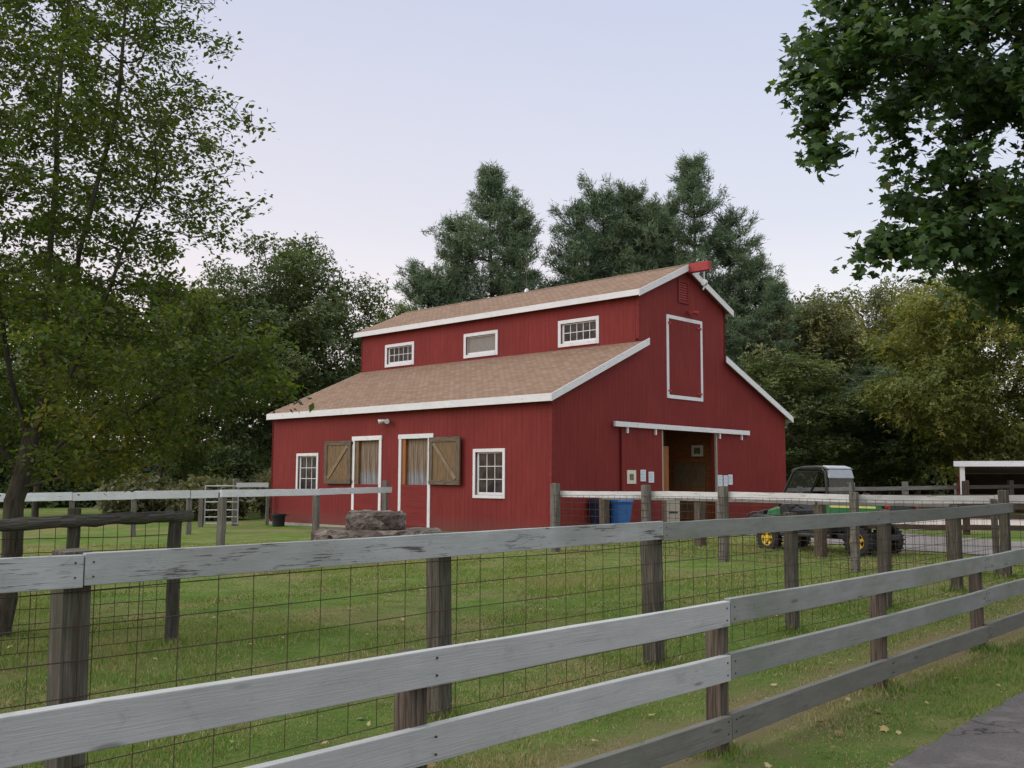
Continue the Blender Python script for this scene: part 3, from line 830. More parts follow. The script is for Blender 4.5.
# louvre
m = MB(); x0, x1, z0, z1 = 6.55, 7.2, 7.68, 8.5
m.bx(x0, x0 + .1, -.04, -.001, z0, z1); m.bx(x1 - .1, x1, -.04, -.001, z0, z1); m.bx(x0 + .1, x1 - .1, -.04, -.001, z1 - .1, z1); m.bx(x0 + .1, x1 - .1, -.04, -.001, z0, z0 + .1)
lv = m.build('louvre', MAT['siding'], barn)
m = MB()
for k in range(7):
    z = z0 + .13 + k * .085; m.hexa([(x0 + .1, -.035, z), (x1 - .1, -.035, z), (x1 - .1, -.005, z + .045), (x0 + .1, -.005, z + .045), (x0 + .1, -.035, z + .012), (x1 - .1, -.035, z + .012), (x1 - .1, -.005, z + .057), (x0 + .1, -.005, z + .057)])
m.build('slats', MAT['redtrim'], lv)
# flood lights
def flood(P, out):
    P = np.array(P, float); out = np.array(out, float); side = np.array((-out[1], out[0], 0))
    m = MB(); m.tube([P, P + out * .05], .06, 10); m.tube([P + out * .04, P + out * .12], .02, 6)
    fl = m.build('floodlight', MAT['siding'] if abs(out[1]) > .5 else MAT['trim'], barn, smooth=True)
    for s in (-1, 1):
        a = P + out * .1 + side * s * .05; b = a + out * .14 + side * s * .17 + np.array((0, 0, -.05))
        MB().tube([a, a + (b - a) * .4, b], [.035, .055, .085], 12).build('lamp_head', MAT['redtrim'] if abs(out[1]) > .5 else MAT['trim'], fl, smooth=True)
flood((7.18, 0, 7.42), (0, -1, 0)); flood((0, 7.45, 3.6), (-1, 0, 0))
# interior
m = MB(); m.bx(5.50, 5.62, .135, .3, .1, 3.3); m.build('pale_jamb', MAT['beige'], barn)
m = MB(); m.bx(5.62, 6.3, .28, .34, .1, 2.75); m.build('inner_partition', MAT['pine'], barn)
m = MB()
for x, y in ((7.3, 1.4), (6.1, 2.4), (8.85, 2.3), (8.85, 4.5)): m.bx(x - .09, x + .09, y - .09, y + .09, .1, 4.2)
m.bx(6.0, 12, 2.3, 2.48, 3.3, 3.6); m.build('inner_post', MAT['innerwood'], barn)
m = MB(); m.bx(9.0, 9.08, .3, 8.5, .1, 4.0); m.build('stall_wall', MAT['innerwood'], barn)
m = MB(); m.bx(8.96, 8.998, .55, 1.9, .2, 2.35); sw = m.build('stall_wall_door', MAT['barnwood_new'], barn)
for z in (.25, 1.2, 2.25): MB().bx(8.925, 8.958, .55, 1.9, z, z + .14).build('ledge', MAT['innerwood'], sw)
m = MB(); m.bx(.2, W - .2, 9.0, 9.1, .1, 4.0); m.build('back_partition', MAT['innerwood'], barn)
m = MB(); m.bx(.15, W - .15, .15, L - .15, -.3, .12); m.build('floor', MAT['concrete'], barn)
m = MB(); m.bx(.15, W - .15, .15, L - .15, 4.02, 4.08); m.build('loft_floor', MAT['innerwood'], barn)

# paper notices etc on the barn
def notice(name, label, xa, xb, za, zb, y, mat, inner, group=None, inset=(.03, .05), cat='notice'):
    p = bw((xa + xb) / 2, y)
    r = empty(name, (p[0], p[1], (za + zb) / 2), label, cat, group, rz=PSI)
    w, h = xb - xa, zb - za
    MB().bx(-w / 2, w / 2, -.012, 0, -h / 2, h / 2).build('sheet' if name == 'paper_notice' else 'mount', MAT[mat], r)
    m = MB()
    if name == 'paper_notice':
        for k in range(6):
            z = h / 2 - .05 - k * (h - .08) / 6; m.bx(-w / 2 + .035, w / 2 - .035 - .05 * (k % 2), -.0145, -.0125, z - .012, z + .004)
        m.build('faint_print', MAT['print'], r)
    else:
        m.bx(-w / 2 + inset[0], w / 2 - inset[0], -.02, -.0125, -h / 2 + inset[1], h / 2 - inset[1]).build('picture', MAT[inner], r)
    return r
notice('framed_picture', 'small brown picture in a wide cream mount on the left sliding door', 3.48, 3.95, 1.49, 1.92, -.09, 'cream', 'photo', inset=(.13, .12), cat='picture')
notice('paper_notice', 'white paper notice on left sliding door, directly right of the cream picture', 4.19, 4.47, 1.57, 1.94, -.09, 'paper', None)
notice('paper_notice', 'white paper notice nearest the dark doorway on the left sliding door', 4.63, 4.92, 1.53, 1.88, -.09, 'paper', None)
notice('paper_notice', 'white paper notice right beside the doorway edge on the right sliding door', 8.76, 9.06, 1.41, 1.80, -.09, 'paper', None)
notice('paper_notice', 'middle of the three white notices on the right sliding door', 9.13, 9.40, 1.41, 1.79, -.09, 'paper', None)
notice('paper_notice', 'rightmost white notice on the right sliding door, farthest from the doorway', 9.45, 9.73, 1.46, 1.82, -.09, 'paper', None)
hp = empty('hanging_picture', (*bw(8.94, .86), 2.67), 'framed dark picture hung inside the barn, seen through the open doorway', 'picture', rz=PSI)
fr_ = MB(); fr_.bx(-.012, .012, -.24, .24, -.2, .2); fr_.build('mount', MAT['cream'], hp)
MB().bx(-.02, -.0125, -.13, .13, -.11, .11).build('picture', MAT['photo'], hp)

# ------------------------------------------------------------------ bins, cabinet, tub, stones
def bin_(p, rz, mat, label, s=1.0):
    r = empty('wheelie_bin', (p[0], p[1], g(*p) + .0), label, 'bin', rz=rz)
    def ring(w, d, z): return [(-w, -d, z), (w, -d, z), (w, d, z), (-w, d, z)]
    m = MB(); m.hexa([np.array(q) * s for q in ring(.22, .25, .06) + ring(.29, .33, .92)]); m.hexa([np.array(q) * s for q in ring(.31, .35, .88) + ring(.31, .35, .94)])
    m.build('body', MAT[mat], r, bevel=.03)
    m = MB(); m.hexa([np.array(q) * s for q in ring(.325, .37, .945) + ring(.29, .33, 1.04)]); m.beam(np.array((-.25, .40, .95)) * s, np.array((.25, .40, .95)) * s, .03, .03)
    m.build('lid', MAT[mat], r, bevel=.025)
    for x in (-.24, .24):
        MB().lathe([(.03, -.03), (.1, -.03), (.1, .03), (.03, .03)], (x * s, .27 * s, .1), 14, 'x').build('wheel', MAT['black'], r)
    return r
bin_(bw(2.2, -.75), PSI - .2, 'blue', 'blue plastic wheeled bin right of the reddish post, by the barn wall', .95)
bin_(bw(1.88, -.36), PSI + .15, 'navy', 'dark navy bin half hidden behind the reddish post, left of the blue bin', .95)
p = bw(4.62, -.95)
r = empty('collection_box', (p[0], p[1], g(*p)), 'beige upright box with a dark slot standing before the barn doorway', 'box', rz=PSI - .5)
m = MB(); m.bx(-.23, .23, -.17, .17, .02, .98); m.build('cabinet', MAT['beige'], r, bevel=.01)
MB().bx(-.25, .25, -.2, .19, .983, 1.02).build('lid', MAT['beige'], r, bevel=.006)
MB().bx(-.15, .15, -.176, -.171, .48, .54).build('slot', MAT['black_plastic'], r)
MB().bx(-.22, .22, -.16, .16, -.15, .018).build('plinth', MAT['post_brown'], r)
p = bw(-.8, 12.72)
r = empty('rubber_tub', (p[0], p[1], g(*p)), 'black rubber feed tub on the grass beneath the small barn window', 'tub')
MB().lathe([(.19, .0), (.215, .02), (.245, .38), (.275, .41), (.275, .46), (.24, .46), (.21, .1), (.02, .08)], (0, 0, .0), 18).build('tub', MAT['black'], r, smooth=True)
for s in (-1, 1): MB().tube([(s * .285, -.09, .41), (s * .35, -.07, .42), (s * .35, .07, .42), (s * .285, .09, .41)], .018, 6).build('handle', MAT['black'], r, smooth=True)

def stone_disc(m, cx, cy, z0, z1, rx, ry, seed, rough=.05, n=44):
    rr = np.random.default_rng(seed)
    base = 1 + rough * np.convolve(rr.normal(0, 1, n + 6), np.ones(3) / 3, 'same')[3:n + 3]
    lev = np.linspace(0, 1, 6)
    rings = []
    for t in lev:
        k = 1 - .10 * max(0, t - .75) * 4 - .02 * max(0, .2 - t) * 5
        kk = base * k * (1 + rough * .7 * rr.normal(0, 1, n))
        rings.append([(cx + rx * kk[i] * math.cos(2 * math.pi * i / n), cy + ry * kk[i] * math.sin(2 * math.pi * i / n), z0 + (z1 - z0) * t + rr.normal(0, .016)) for i in range(n)])
    for a, b in zip(rings[:-1], rings[1:]):
        for i in range(n):
            j = (i + 1) % n; m.face([a[i], a[j], b[j], b[i]])
    m.face(rings[-1]); m.face(rings[0][::-1])
sp = empty('stone_platform', (-3.62, 26.5, g(-3.6, 26.5)), 'two-tiered round stone platform of dark reddish rock before the stall doors', 'stone platform')
m = MB(); stone_disc(m, .18, 0, -.15, .36, 1.72, 1.2, 3, .05); m.build('lower_tier', MAT['stone'], sp, weld=True)
m = MB(); stone_disc(m, .05, .1, .355, .82, .78, .72, 5, .03); m.build('upper_tier', MAT['stone'], sp, weld=True)

# ------------------------------------------------------------------ utility vehicle
UC = np.array((6.885, 22.12)); UH = np.array((-.62, .785)); UH /= np.linalg.norm(UH)
utv = empty('utility_vehicle', (UC[0], UC[1], g(*UC) - .035), 'green and black four-wheel utility vehicle with yellow wheels, parked by the barn', 'utility vehicle', rz=math.atan2(UH[1], UH[0]))
def wheel(x, y, r, w):
    s = 1 if y > 0 else -1
    wh = empty('wheel', (x, y, r), None, None); del_ = wh
    wh.parent = utv
    prof = [(r * .55, -w / 2), (r * .86, -w / 2), (r * .96, -w * .4), (r, -w * .2), (r, w * .2), (r * .96, w * .4), (r * .86, w / 2), (r * .55, w / 2)]
    m = MB(); m.lathe(prof, (0, 0, 0), 26, 'y', cap=False)
    for k in range(22):
        t = 2 * math.pi * k / 22; c, sn = math.cos(t), math.sin(t)
        for q in (-1, 1):
            t2 = t + (.07 if q > 0 else -.07); c, sn = math.cos(t2), math.sin(t2)
            m.hexa([(c * (r - .02) - sn * a, q * b, sn * (r - .02) + c * a) for a, b in ((-.018, .01), (.018, .01), (.018, w * .47), (-.018, w * .47))] +
                   [(c * (r + .014) - sn * a, q * b, sn * (r + .014) + c * a) for a, b in ((-.014, .01), (.014, .01), (.014, w * .45), (-.014, w * .45))])
    m.build('tyre', MAT['black'], wh)
    m = MB(); R0 = r * .56
    m.lathe([(R0, -w * .4), (R0 * 1.02, w * .42), (R0 * .86, w * .42), (R0 * .84, -w * .3)], (0, 0, 0), 24, 'y', cap=False)
    for k in range(5):
        t = 2 * math.pi * k / 5 + .3; c, sn = math.cos(t), math.sin(t)
        yo = s * w * .33
        m.beam((c * .05, yo, sn * .05), (c * R0 * .92, yo + s * .02, sn * R0 * .92), .07, .03, (0, 1, 0))
    m.lathe([(.01, -.02), (.075, -.02), (.065, .05), (.01, .055)], (0, s * w * .33, 0), 14, 'y')
    m.build('rim', MAT['yellow_paint'], wh)
    m = MB(); m.lathe([(R0 * .8, -.01), (.02, -.01), (.02, .01), (R0 * .8, .01)], (0, s * w * .05, 0), 16, 'y', cap=False); m.build('hub_plate', MAT['black_plastic'], wh)
for y in (.52, -.52):
    wheel(1.12, y, .285, .22); wheel(-1.15, y, .32, .26)
# chassis / floor
m = MB(); m.bx(-1.55, 1.35, -.34, .38, .34, .46); m.bx(-.5, .8, -.60, .60, .36, .44); m.build('chassis', MAT['black_plastic'], utv, bevel=.02)
# hood and front
m = MB(); m.prism([(.76, .62), (1.30, .62), (1.34, .80), (1.26, .92), (1.05, .99), (.78, 1.03)], -.38, .38); hd = m.build('hood', MAT['green_paint'], utv, bevel=.05)
m = MB(); m.prism([(1.20, .48), (1.58, .48), (1.64, .64), (1.58, .82), (1.44, .90), (1.32, .92), (1.345, .78), (1.31, .615), (1.20, .61)], -.42, .42); m.build('grille', MAT['black_plastic'], utv, bevel=.03)
for s in (-1, 1):
    MB().prism([(.78, .54), (1.56, .62), (1.66, .72), (1.44, .82), (.98, .80), (.82, .72)], s * .50 - .14, s * .50 + .14).build('front_fender', MAT['black_plastic'], utv, bevel=.03)
m = MB(); m.tube([(1.55, -.5, .42), (1.74, -.48, .5), (1.76, -.46, .78), (1.66, -.44, .84), (1.66, .44, .84), (1.76, .46, .78), (1.74, .48, .5), (1.55, .5, .42)], .025, 8); m.bx(1.66, 1.72, -.4, .4, .48, .72); m.build('front_guard', MAT['black_plastic'], utv)
for s in (-1, 1): MB().lathe([(.02, 0), (.08, 0), (.085, .05), (.02, .06)], (1.6, s * .28, .7), 14, 'x').build('headlight', MAT['lens'], utv)
# dash, seats, steering
MB().prism([(.62, .45), (.86, .45), (.86, 1.03), (.70, 1.08), (.60, .9)], -.50, .50).build('dashboard', MAT['black_plastic'], utv, bevel=.03)
for s in (-1, 1):
    st = MB().bx(-.36, .14, s * .26 - .22, s * .26 + .22, .66, .80).build('seat', MAT['black'], utv, bevel=.04)
    MB().prism([(-.44, .74), (-.30, .80), (-.36, 1.28), (-.46, 1.28)], s * .26 - .21, s * .26 + .21).build('backrest', MAT['black'], st, bevel=.035)
m = MB(); m.bx(-.40, .1, -.52, .52, .46, .655); m.build('seat_base', MAT['black_plastic'], utv, bevel=.02)
m = MB(); cs = np.array((.48, .29, 1.1)); ax = np.array((-.75, 0, .66)); u1 = np.array((0, 1.0, 0)); u2 = np.cross(ax, u1)
m.tube([cs + .17 * (u1 * math.cos(t) + u2 * math.sin(t)) for t in np.linspace(0, 2 * math.pi, 19)], .016, 6, cap=False); m.tube([cs, np.array((.66, .29, .96))], .02, 6); m.beam(cs - u1 * .165, cs + u1 * .165, .03, .015)
m.build('steering_wheel', MAT['black_plastic'], utv, smooth=True)
# cab frame
m = MB()
for s in (-1, 1):
    y = s * .50
    m.tube([(.88, y, 1.0), (.62, y * .98, 1.50), (.47, y * .95, 1.77), (.32, y * .93, 1.84), (-.24, y * .93, 1.84), (-.34, y * .96, 1.76), (-.39, y, 1.1), (-.41, y, .5)], .03, 8)
for x, z, k in ((.42, 1.80, .94), (-.28, 1.82, .93), (-.39, 1.1, 1)): m.tube([(x, -.50 * k, z), (x, .50 * k, z)], .028, 8)
m.build('roll_frame', MAT['black_plastic'], utv, smooth=True)
m = MB(); m.prism([(.56, 1.76), (.48, 1.83), (.22, 1.885), (-.12, 1.895), (-.30, 1.875), (-.40, 1.82), (-.38, 1.80), (-.26, 1.835), (.22, 1.845), (.45, 1.79)], -.50, .50); m.build('cab_roof', MAT['black_plastic'], utv, bevel=.015)
m = MB(); m.hexa([(-.39, -.46, 1.62), (-.435, -.46, 1.62), (-.435, .46, 1.62), (-.39, .46, 1.62), (-.22, -.42, 1.905), (-.38, -.42, 1.86), (-.38, .42, 1.86), (-.22, .42, 1.905)]); m.build('rear_header', MAT['silver'], utv, bevel=.02)
m = MB(); m.face([(-.405, -.46, 1.12), (-.405, .46, 1.12), (-.395, .44, 1.615), (-.395, -.44, 1.615)]); m.build('rear_window', MAT['clear'], utv)
m = MB(); m.face([(.865, -.48, 1.03), (.865, .48, 1.03), (.48, .455, 1.76), (.48, -.455, 1.76)]); m.build('windshield', MAT['clear'], utv)
# cargo bed
m = MB()
BW = .651
def bedwall(x0, x1, y0, y1): m.bx(x0, x1, y0, y1, .72, 1.10)
bedwall(-1.74, -.44, .60, .65); bedwall(-1.74, -.44, -.65, -.60); bedwall(-.485, -.44, -.60, .60); bedwall(-1.74, -1.69, -.60, .60); m.bx(-1.69, -.485, -.60, .60, .72, .77)
m.bx(-1.76, -.42, .59, .675, 1.102, 1.135); m.bx(-1.76, -.42, -.675, -.59, 1.102, 1.135)
bed = m.build('cargo_bed', MAT['green_paint'], utv, bevel=.012)
for s in (-1, 1): MB().bx(-1.62, -.54, s * BW - .003, s * BW + .003, 1.01, 1.055).build('side_stripe', MAT['stripe'], bed)

m = MB(); m.bx(-1.78, -1.742, -.58, .58, .74, 1.09); m.build('tailgate', MAT['black_plastic'], bed, bevel=.01)
for s in (-1, 1): MB().lathe([(.01, .0), (.065, .0), (.065, -.05), (.02, -.075)], (-1.78, s * .54, 1.07), 14, 'x').build('tail_light', MAT['red_lens'], utv, smooth=True)

# ------------------------------------------------------------------ shed at the right
sh = empty('open_shed', (17.75, 40.0, g(17.75, 40)), 'low open-fronted shed with white roof edge and dark red inside, at far right', 'shed', rz=-R(25))
MB().prism_x([(-.35, 2.05), (4.2, 1.70), (4.2, 1.64), (-.35, 1.98)], -.12, 9.0).build('roof', MAT['metal_grey'], sh)
MB().bx(-.15, 9.03, -.40, -.352, 1.88, 2.09).build('fascia', MAT['trim'], sh, bevel=.004)
for x in (.15, 4.6, 8.9): MB().bx(x - .09, x + .09, -.3, -.12, -.3, 1.95).build('post', MAT['trim'], sh, bevel=.005)
MB().bx(0, .08, -.11, 4.0, -.2, 1.6).build('side_wall', MAT['siding'], sh); MB().bx(8.92, 9.0, -.11, 4.0, -.2, 1.6).build('side_wall', MAT['siding'], sh)
MB().bx(.08, 8.92, 3.9, 4.0, -.2, 1.62).build('back_wall', MAT['board_dark'], sh)

# ------------------------------------------------------------------ foliage machinery
def tri_mesh(name, verts, faces, mat, tint=None, parent=None, loc=None):
    """verts (n,3), faces (m,k) all same k"""
    me = bpy.data.meshes.new(name)
    nv, nf, k = len(verts), len(faces), faces.shape[1]
    me.vertices.add(nv); me.vertices.foreach_set('co', verts.astype(np.float32).ravel())
    me.loops.add(nf * k); me.loops.foreach_set('vertex_index', faces.astype(np.int32).ravel())
    me.polygons.add(nf); me.polygons.foreach_set('loop_start', (np.arange(nf) * k).astype(np.int32))
    try: me.polygons.foreach_set('loop_total', np.full(nf, k, np.int32))
    except Exception: pass
    if tint is not None:
        a = me.attributes.new('tint', 'FLOAT', 'FACE'); a.data.foreach_set('value', tint.astype(np.float32))
    me.materials.append(mat); me.update(calc_edges=True); me.validate()
    o = bpy.data.objects.new(name, me); COL.objects.link(o)
    if parent is not None: o.parent = parent
    if loc is not None: o.location = loc
    return o

def frames(nrm, dirs):
    z = nrm / np.linalg.norm(nrm, axis=1)[:, None]
    y = dirs - z * (dirs * z).sum(1)[:, None]
    y /= (np.linalg.norm(y, axis=1)[:, None] + 1e-9)
    return np.cross(y, z), y, z

OVAL = (np.array([(0, 0, 0), (.27, .42, .07), (0, 1, -.04), (-.27, .42, .07)]), np.array([(0, 1, 2), (0, 2, 3)]))
def maple_template():
    pol = [(-.02, 0), (-.30, .02), (-.50, .18), (-.36, .30), (-.62, .62), (-.26, .58), (-.20, .72), (0, 1.05), (.20, .72), (.26, .58), (.62, .62), (.36, .30), (.50, .18), (.30, .02), (.02, 0)]
    v = [(0, .38, .04)] + [(x, y, -.10 * abs(x) * 1.2) for x, y in pol]
    f = [(0, i + 1, i + 2) if False else (0, i + 2, i + 1) for i in range(len(pol) - 1)]
    return np.array(v), np.array(f)
MAPLE = maple_template()
def clump_template(n=4, seed=1):
    r = np.random.default_rng(seed); V = []; F = []
    for i in range(n):
        a = r.uniform(0, 2 * math.pi); o = np.array((math.cos(a) * .3, math.sin(a) * .3 + .2, r.normal(0, .15)))
        q = np.array(((0, 0, 0), (.2, .35, .08), (0, .75, -.03), (-.2, .35, .08)))
        b = r.uniform(0, 2 * math.pi); rot = np.array(((math.cos(b), -math.sin(b), 0), (math.sin(b), math.cos(b), 0), (0, 0, 1)))
        t = r.normal(0, .5); rx = np.array(((1, 0, 0), (0, math.cos(t), -math.sin(t)), (0, math.sin(t), math.cos(t))))
        k = len(V); V += list((q @ rx.T) @ rot.T + o); F += [(k, k + 1, k + 2), (k, k + 2, k + 3)]
    return np.array(V), np.array(F)
CLUMP = clump_template()

def leaves(name, mat, cen, nrm, dirs, size, tint, tmpl, parent=None):
    tv, tf = tmpl
    x, y, z = frames(nrm, dirs)
    V = cen[:, None, :] + size[:, None, None] * (tv[None, :, 0, None] * x[:, None, :] + tv[None, :, 1, None] * y[:, None, :] + tv[None, :, 2, None] * z[:, None, :])
    n, k = len(cen), len(tv)
    F = (tf[None] + (np.arange(n) * k)[:, None, None]).reshape(-1, 3)
    return tri_mesh(name, V.reshape(-1, 3), F, mat, np.repeat(tint, len(tf)), parent)

def ellip(n, c, r, shell=0.0):
    d = rng.normal(0, 1, (n, 3)); d /= np.linalg.norm(d, axis=1)[:, None]
    u = rng.uniform(shell ** 3, 1, n) ** (1 / 3)
    return np.asarray(c) + d * u[:, None] * np.asarray(r)

def colonize(attr, seed_pts, seed_par, step, kill, infl, iters=160, trop=(0, 0, .12)):
    P = [np.asarray(p, float) for p in seed_pts]; par = list(seed_par)
    A = np.array(attr); N_ = np.array(P)
    D = np.linalg.norm(A[:, None] - N_[None], axis=2); idx = D.argmin(1); dist = D.min(1)
    alive = dist > kill
    trop = np.array(trop)
    for it in range(iters):
        sel = alive & (dist < infl)
        if not sel.any():
            if not alive.any(): break
            infl *= 1.5; continue
        a = A[sel]; k = idx[sel]; Pn = np.array(P)
        d = a - Pn[k]; d /= np.linalg.norm(d, axis=1)[:, None] + 1e-9
        acc = np.zeros((len(P), 3)); np.add.at(acc, k, d)
        act = np.unique(k); new = []
        for i in act:
            v = acc[i]; nv = np.linalg.norm(v)
            if nv < 1e-6: continue
            v = v / nv + trop + rng.normal(0, .16, 3); v /= np.linalg.norm(v)
            q = P[i] + v * step
            if (np.abs(Pn - q).sum(1) < step * .55).any(): continue
            new.append((q, i))
        if not new: break
        b = len(P)
        for q, i in new: P.append(q); par.append(i)
        Q = np.array([q for q, _ in new])
        D = np.linalg.norm(A[:, None] - Q[None], axis=2); j = D.argmin(1); dm = D.min(1)
        up = dm < dist; idx[up] = b + j[up]; dist[up] = dm[up]
        alive &= dist > kill
    return np.array(P), np.array(par)

def radii(P, par, tip, expo=2.3):
    n = len(P); acc = np.zeros(n); r = np.zeros(n)
    for i in range(n - 1, -1, -1):
        r[i] = max(tip, acc[i] ** (1 / expo)) if acc[i] > 0 else tip
        if par[i] >= 0: acc[par[i]] += r[i] ** expo
    return r

def branch_mesh(name, P, par, r, mat, parent=None, rmin=0.0, rmax=9, sides=6, scale_r=1.0):
    m_v = []; m_f = []; uvs = []
    for i in range(len(P)):
        j = par[i]
        if j < 0 or not (rmin <= r[i] < rmax): continue
        a, b = P[j], P[i]; d = b - a; l = np.linalg.norm(d)
        if l < 1e-6: continue
        d = d / l; up = np.array((0, 0, 1.0)) if abs(d[2]) < .85 else np.array((1.0, 0, 0))
        x = np.cross(d, up); x /= np.linalg.norm(x); y = np.cross(d, x)
        n = sides if r[i] > .03 else 4
        k = len(m_v); b2 = b + d * min(.4 * r[i], .03)
        ra = min(r[j], r[i] * 1.35)
        for t in range(n):
            c, s = math.cos(2 * math.pi * t / n), math.sin(2 * math.pi * t / n)
            m_v.append(a + (x * c + y * s) * ra * scale_r); m_v.append(b2 + (x * c + y * s) * r[i] * scale_r)
        for t in range(n):
            q = (t + 1) % n
            m_f.append((k + 2 * t, k + 2 * q, k + 2 * q + 1, k + 2 * t + 1))
            c0 = 2 * math.pi * ra / n
            uvs += [(a[2], c0 * t), (a[2], c0 * (t + 1)), (a[2] + l, c0 * (t + 1)), (a[2] + l, c0 * t)]
    me = bpy.data.meshes.new(name); me.from_pydata([tuple(v) for v in m_v], [], m_f)
    uvl = me.uv_layers.new(name='UVMap'); uvl.data.foreach_set('uv', np.asarray(uvs, np.float32).ravel())
    me.polygons.foreach_set('use_smooth', [True] * len(me.polygons))
    me.materials.append(mat); o = bpy.data.objects.new(name, me); COL.objects.link(o)
    if parent is not None: o.parent = parent
    return o

def foliage_on(P, par, r, rcut, per, spread, size, sj=.3):
    tips = np.where(r < rcut)[0]
    tips = tips[par[tips] >= 0]
    n = len(tips) * per
    t = np.repeat(tips, per)
    w = rng.uniform(0, 1, n)[:, None]
    seg = P[t] - P[par[t]]
    c = P[par[t]] + seg * w + rng.normal(0, spread, (n, 3)) * np.array((1, 1, .75))
    d = seg / (np.linalg.norm(seg, axis=1)[:, None] + 1e-9) + rng.normal(0, .8, (n, 3)) + np.array((0, 0, -.25))
    nrm = np.array((0, 0, 1.0)) + rng.normal(0, .55, (n, 3))
    s = size * np.exp(rng.normal(0, sj, n))
    return c, nrm, d, s, t

MAT['bark'] = bark_mat('grey brown bark', (0.045, 0.038, 0.03), (0.115, 0.10, 0.08))
MAT['bark_pine'] = bark_mat('dark pine bark', (0.035, 0.028, 0.024), (0.085, 0.066, 0.055))
MAT['lf_left'] = leaf_mat('dull green leaves', [(0, (0.050, 0.076, 0.020)), (.5, (0.088, 0.132, 0.030)), (.8, (0.145, 0.180, 0.036)), (1, (0.23, 0.205, 0.045))], .5)
MAT['lf_maple'] = leaf_mat('deep green maple leaves', [(0, (0.031, 0.064, 0.020)), (.6, (0.059, 0.115, 0.031)), (.9, (0.119, 0.175, 0.042)), (1, (0.182, 0.196, 0.056))], .35)
MAT['lf_dark'] = leaf_mat('dark green crown leaves', [(0, (0.061, 0.089, 0.041)), (.6, (0.101, 0.142, 0.057)), (1, (0.173, 0.203, 0.073))], .3)
MAT['lf_olive'] = leaf_mat('olive crown leaves', [(0, (0.103, 0.115, 0.049)), (.6, (0.183, 0.194, 0.078)), (1, (0.310, 0.285, 0.112))], .3)
MAT['lf_gold'] = leaf_mat('yellow green crown leaves', [(0, (0.087, 0.118, 0.030)), (.5, (0.164, 0.184, 0.046)), (1, (0.287, 0.256, 0.066))], .4)
MAT['lf_pine'] = leaf_mat('grey green pine needles', [(0, (0.075, 0.122, 0.073)), (.6, (0.128, 0.185, 0.108)), (1, (0.210, 0.250, 0.143))], .2)
MAT['lf_weed'] = leaf_mat('grey green weeds', [(0, (0.108, 0.117, 0.063)), (1, (0.216, 0.216, 0.126))], .3)
MAT['lf_fallen'] = leaf_mat('fallen leaves', [(0, (0.16, 0.09, 0.04)), (.5, (0.30, 0.22, 0.08)), (1, (0.36, 0.30, 0.16))], .1)

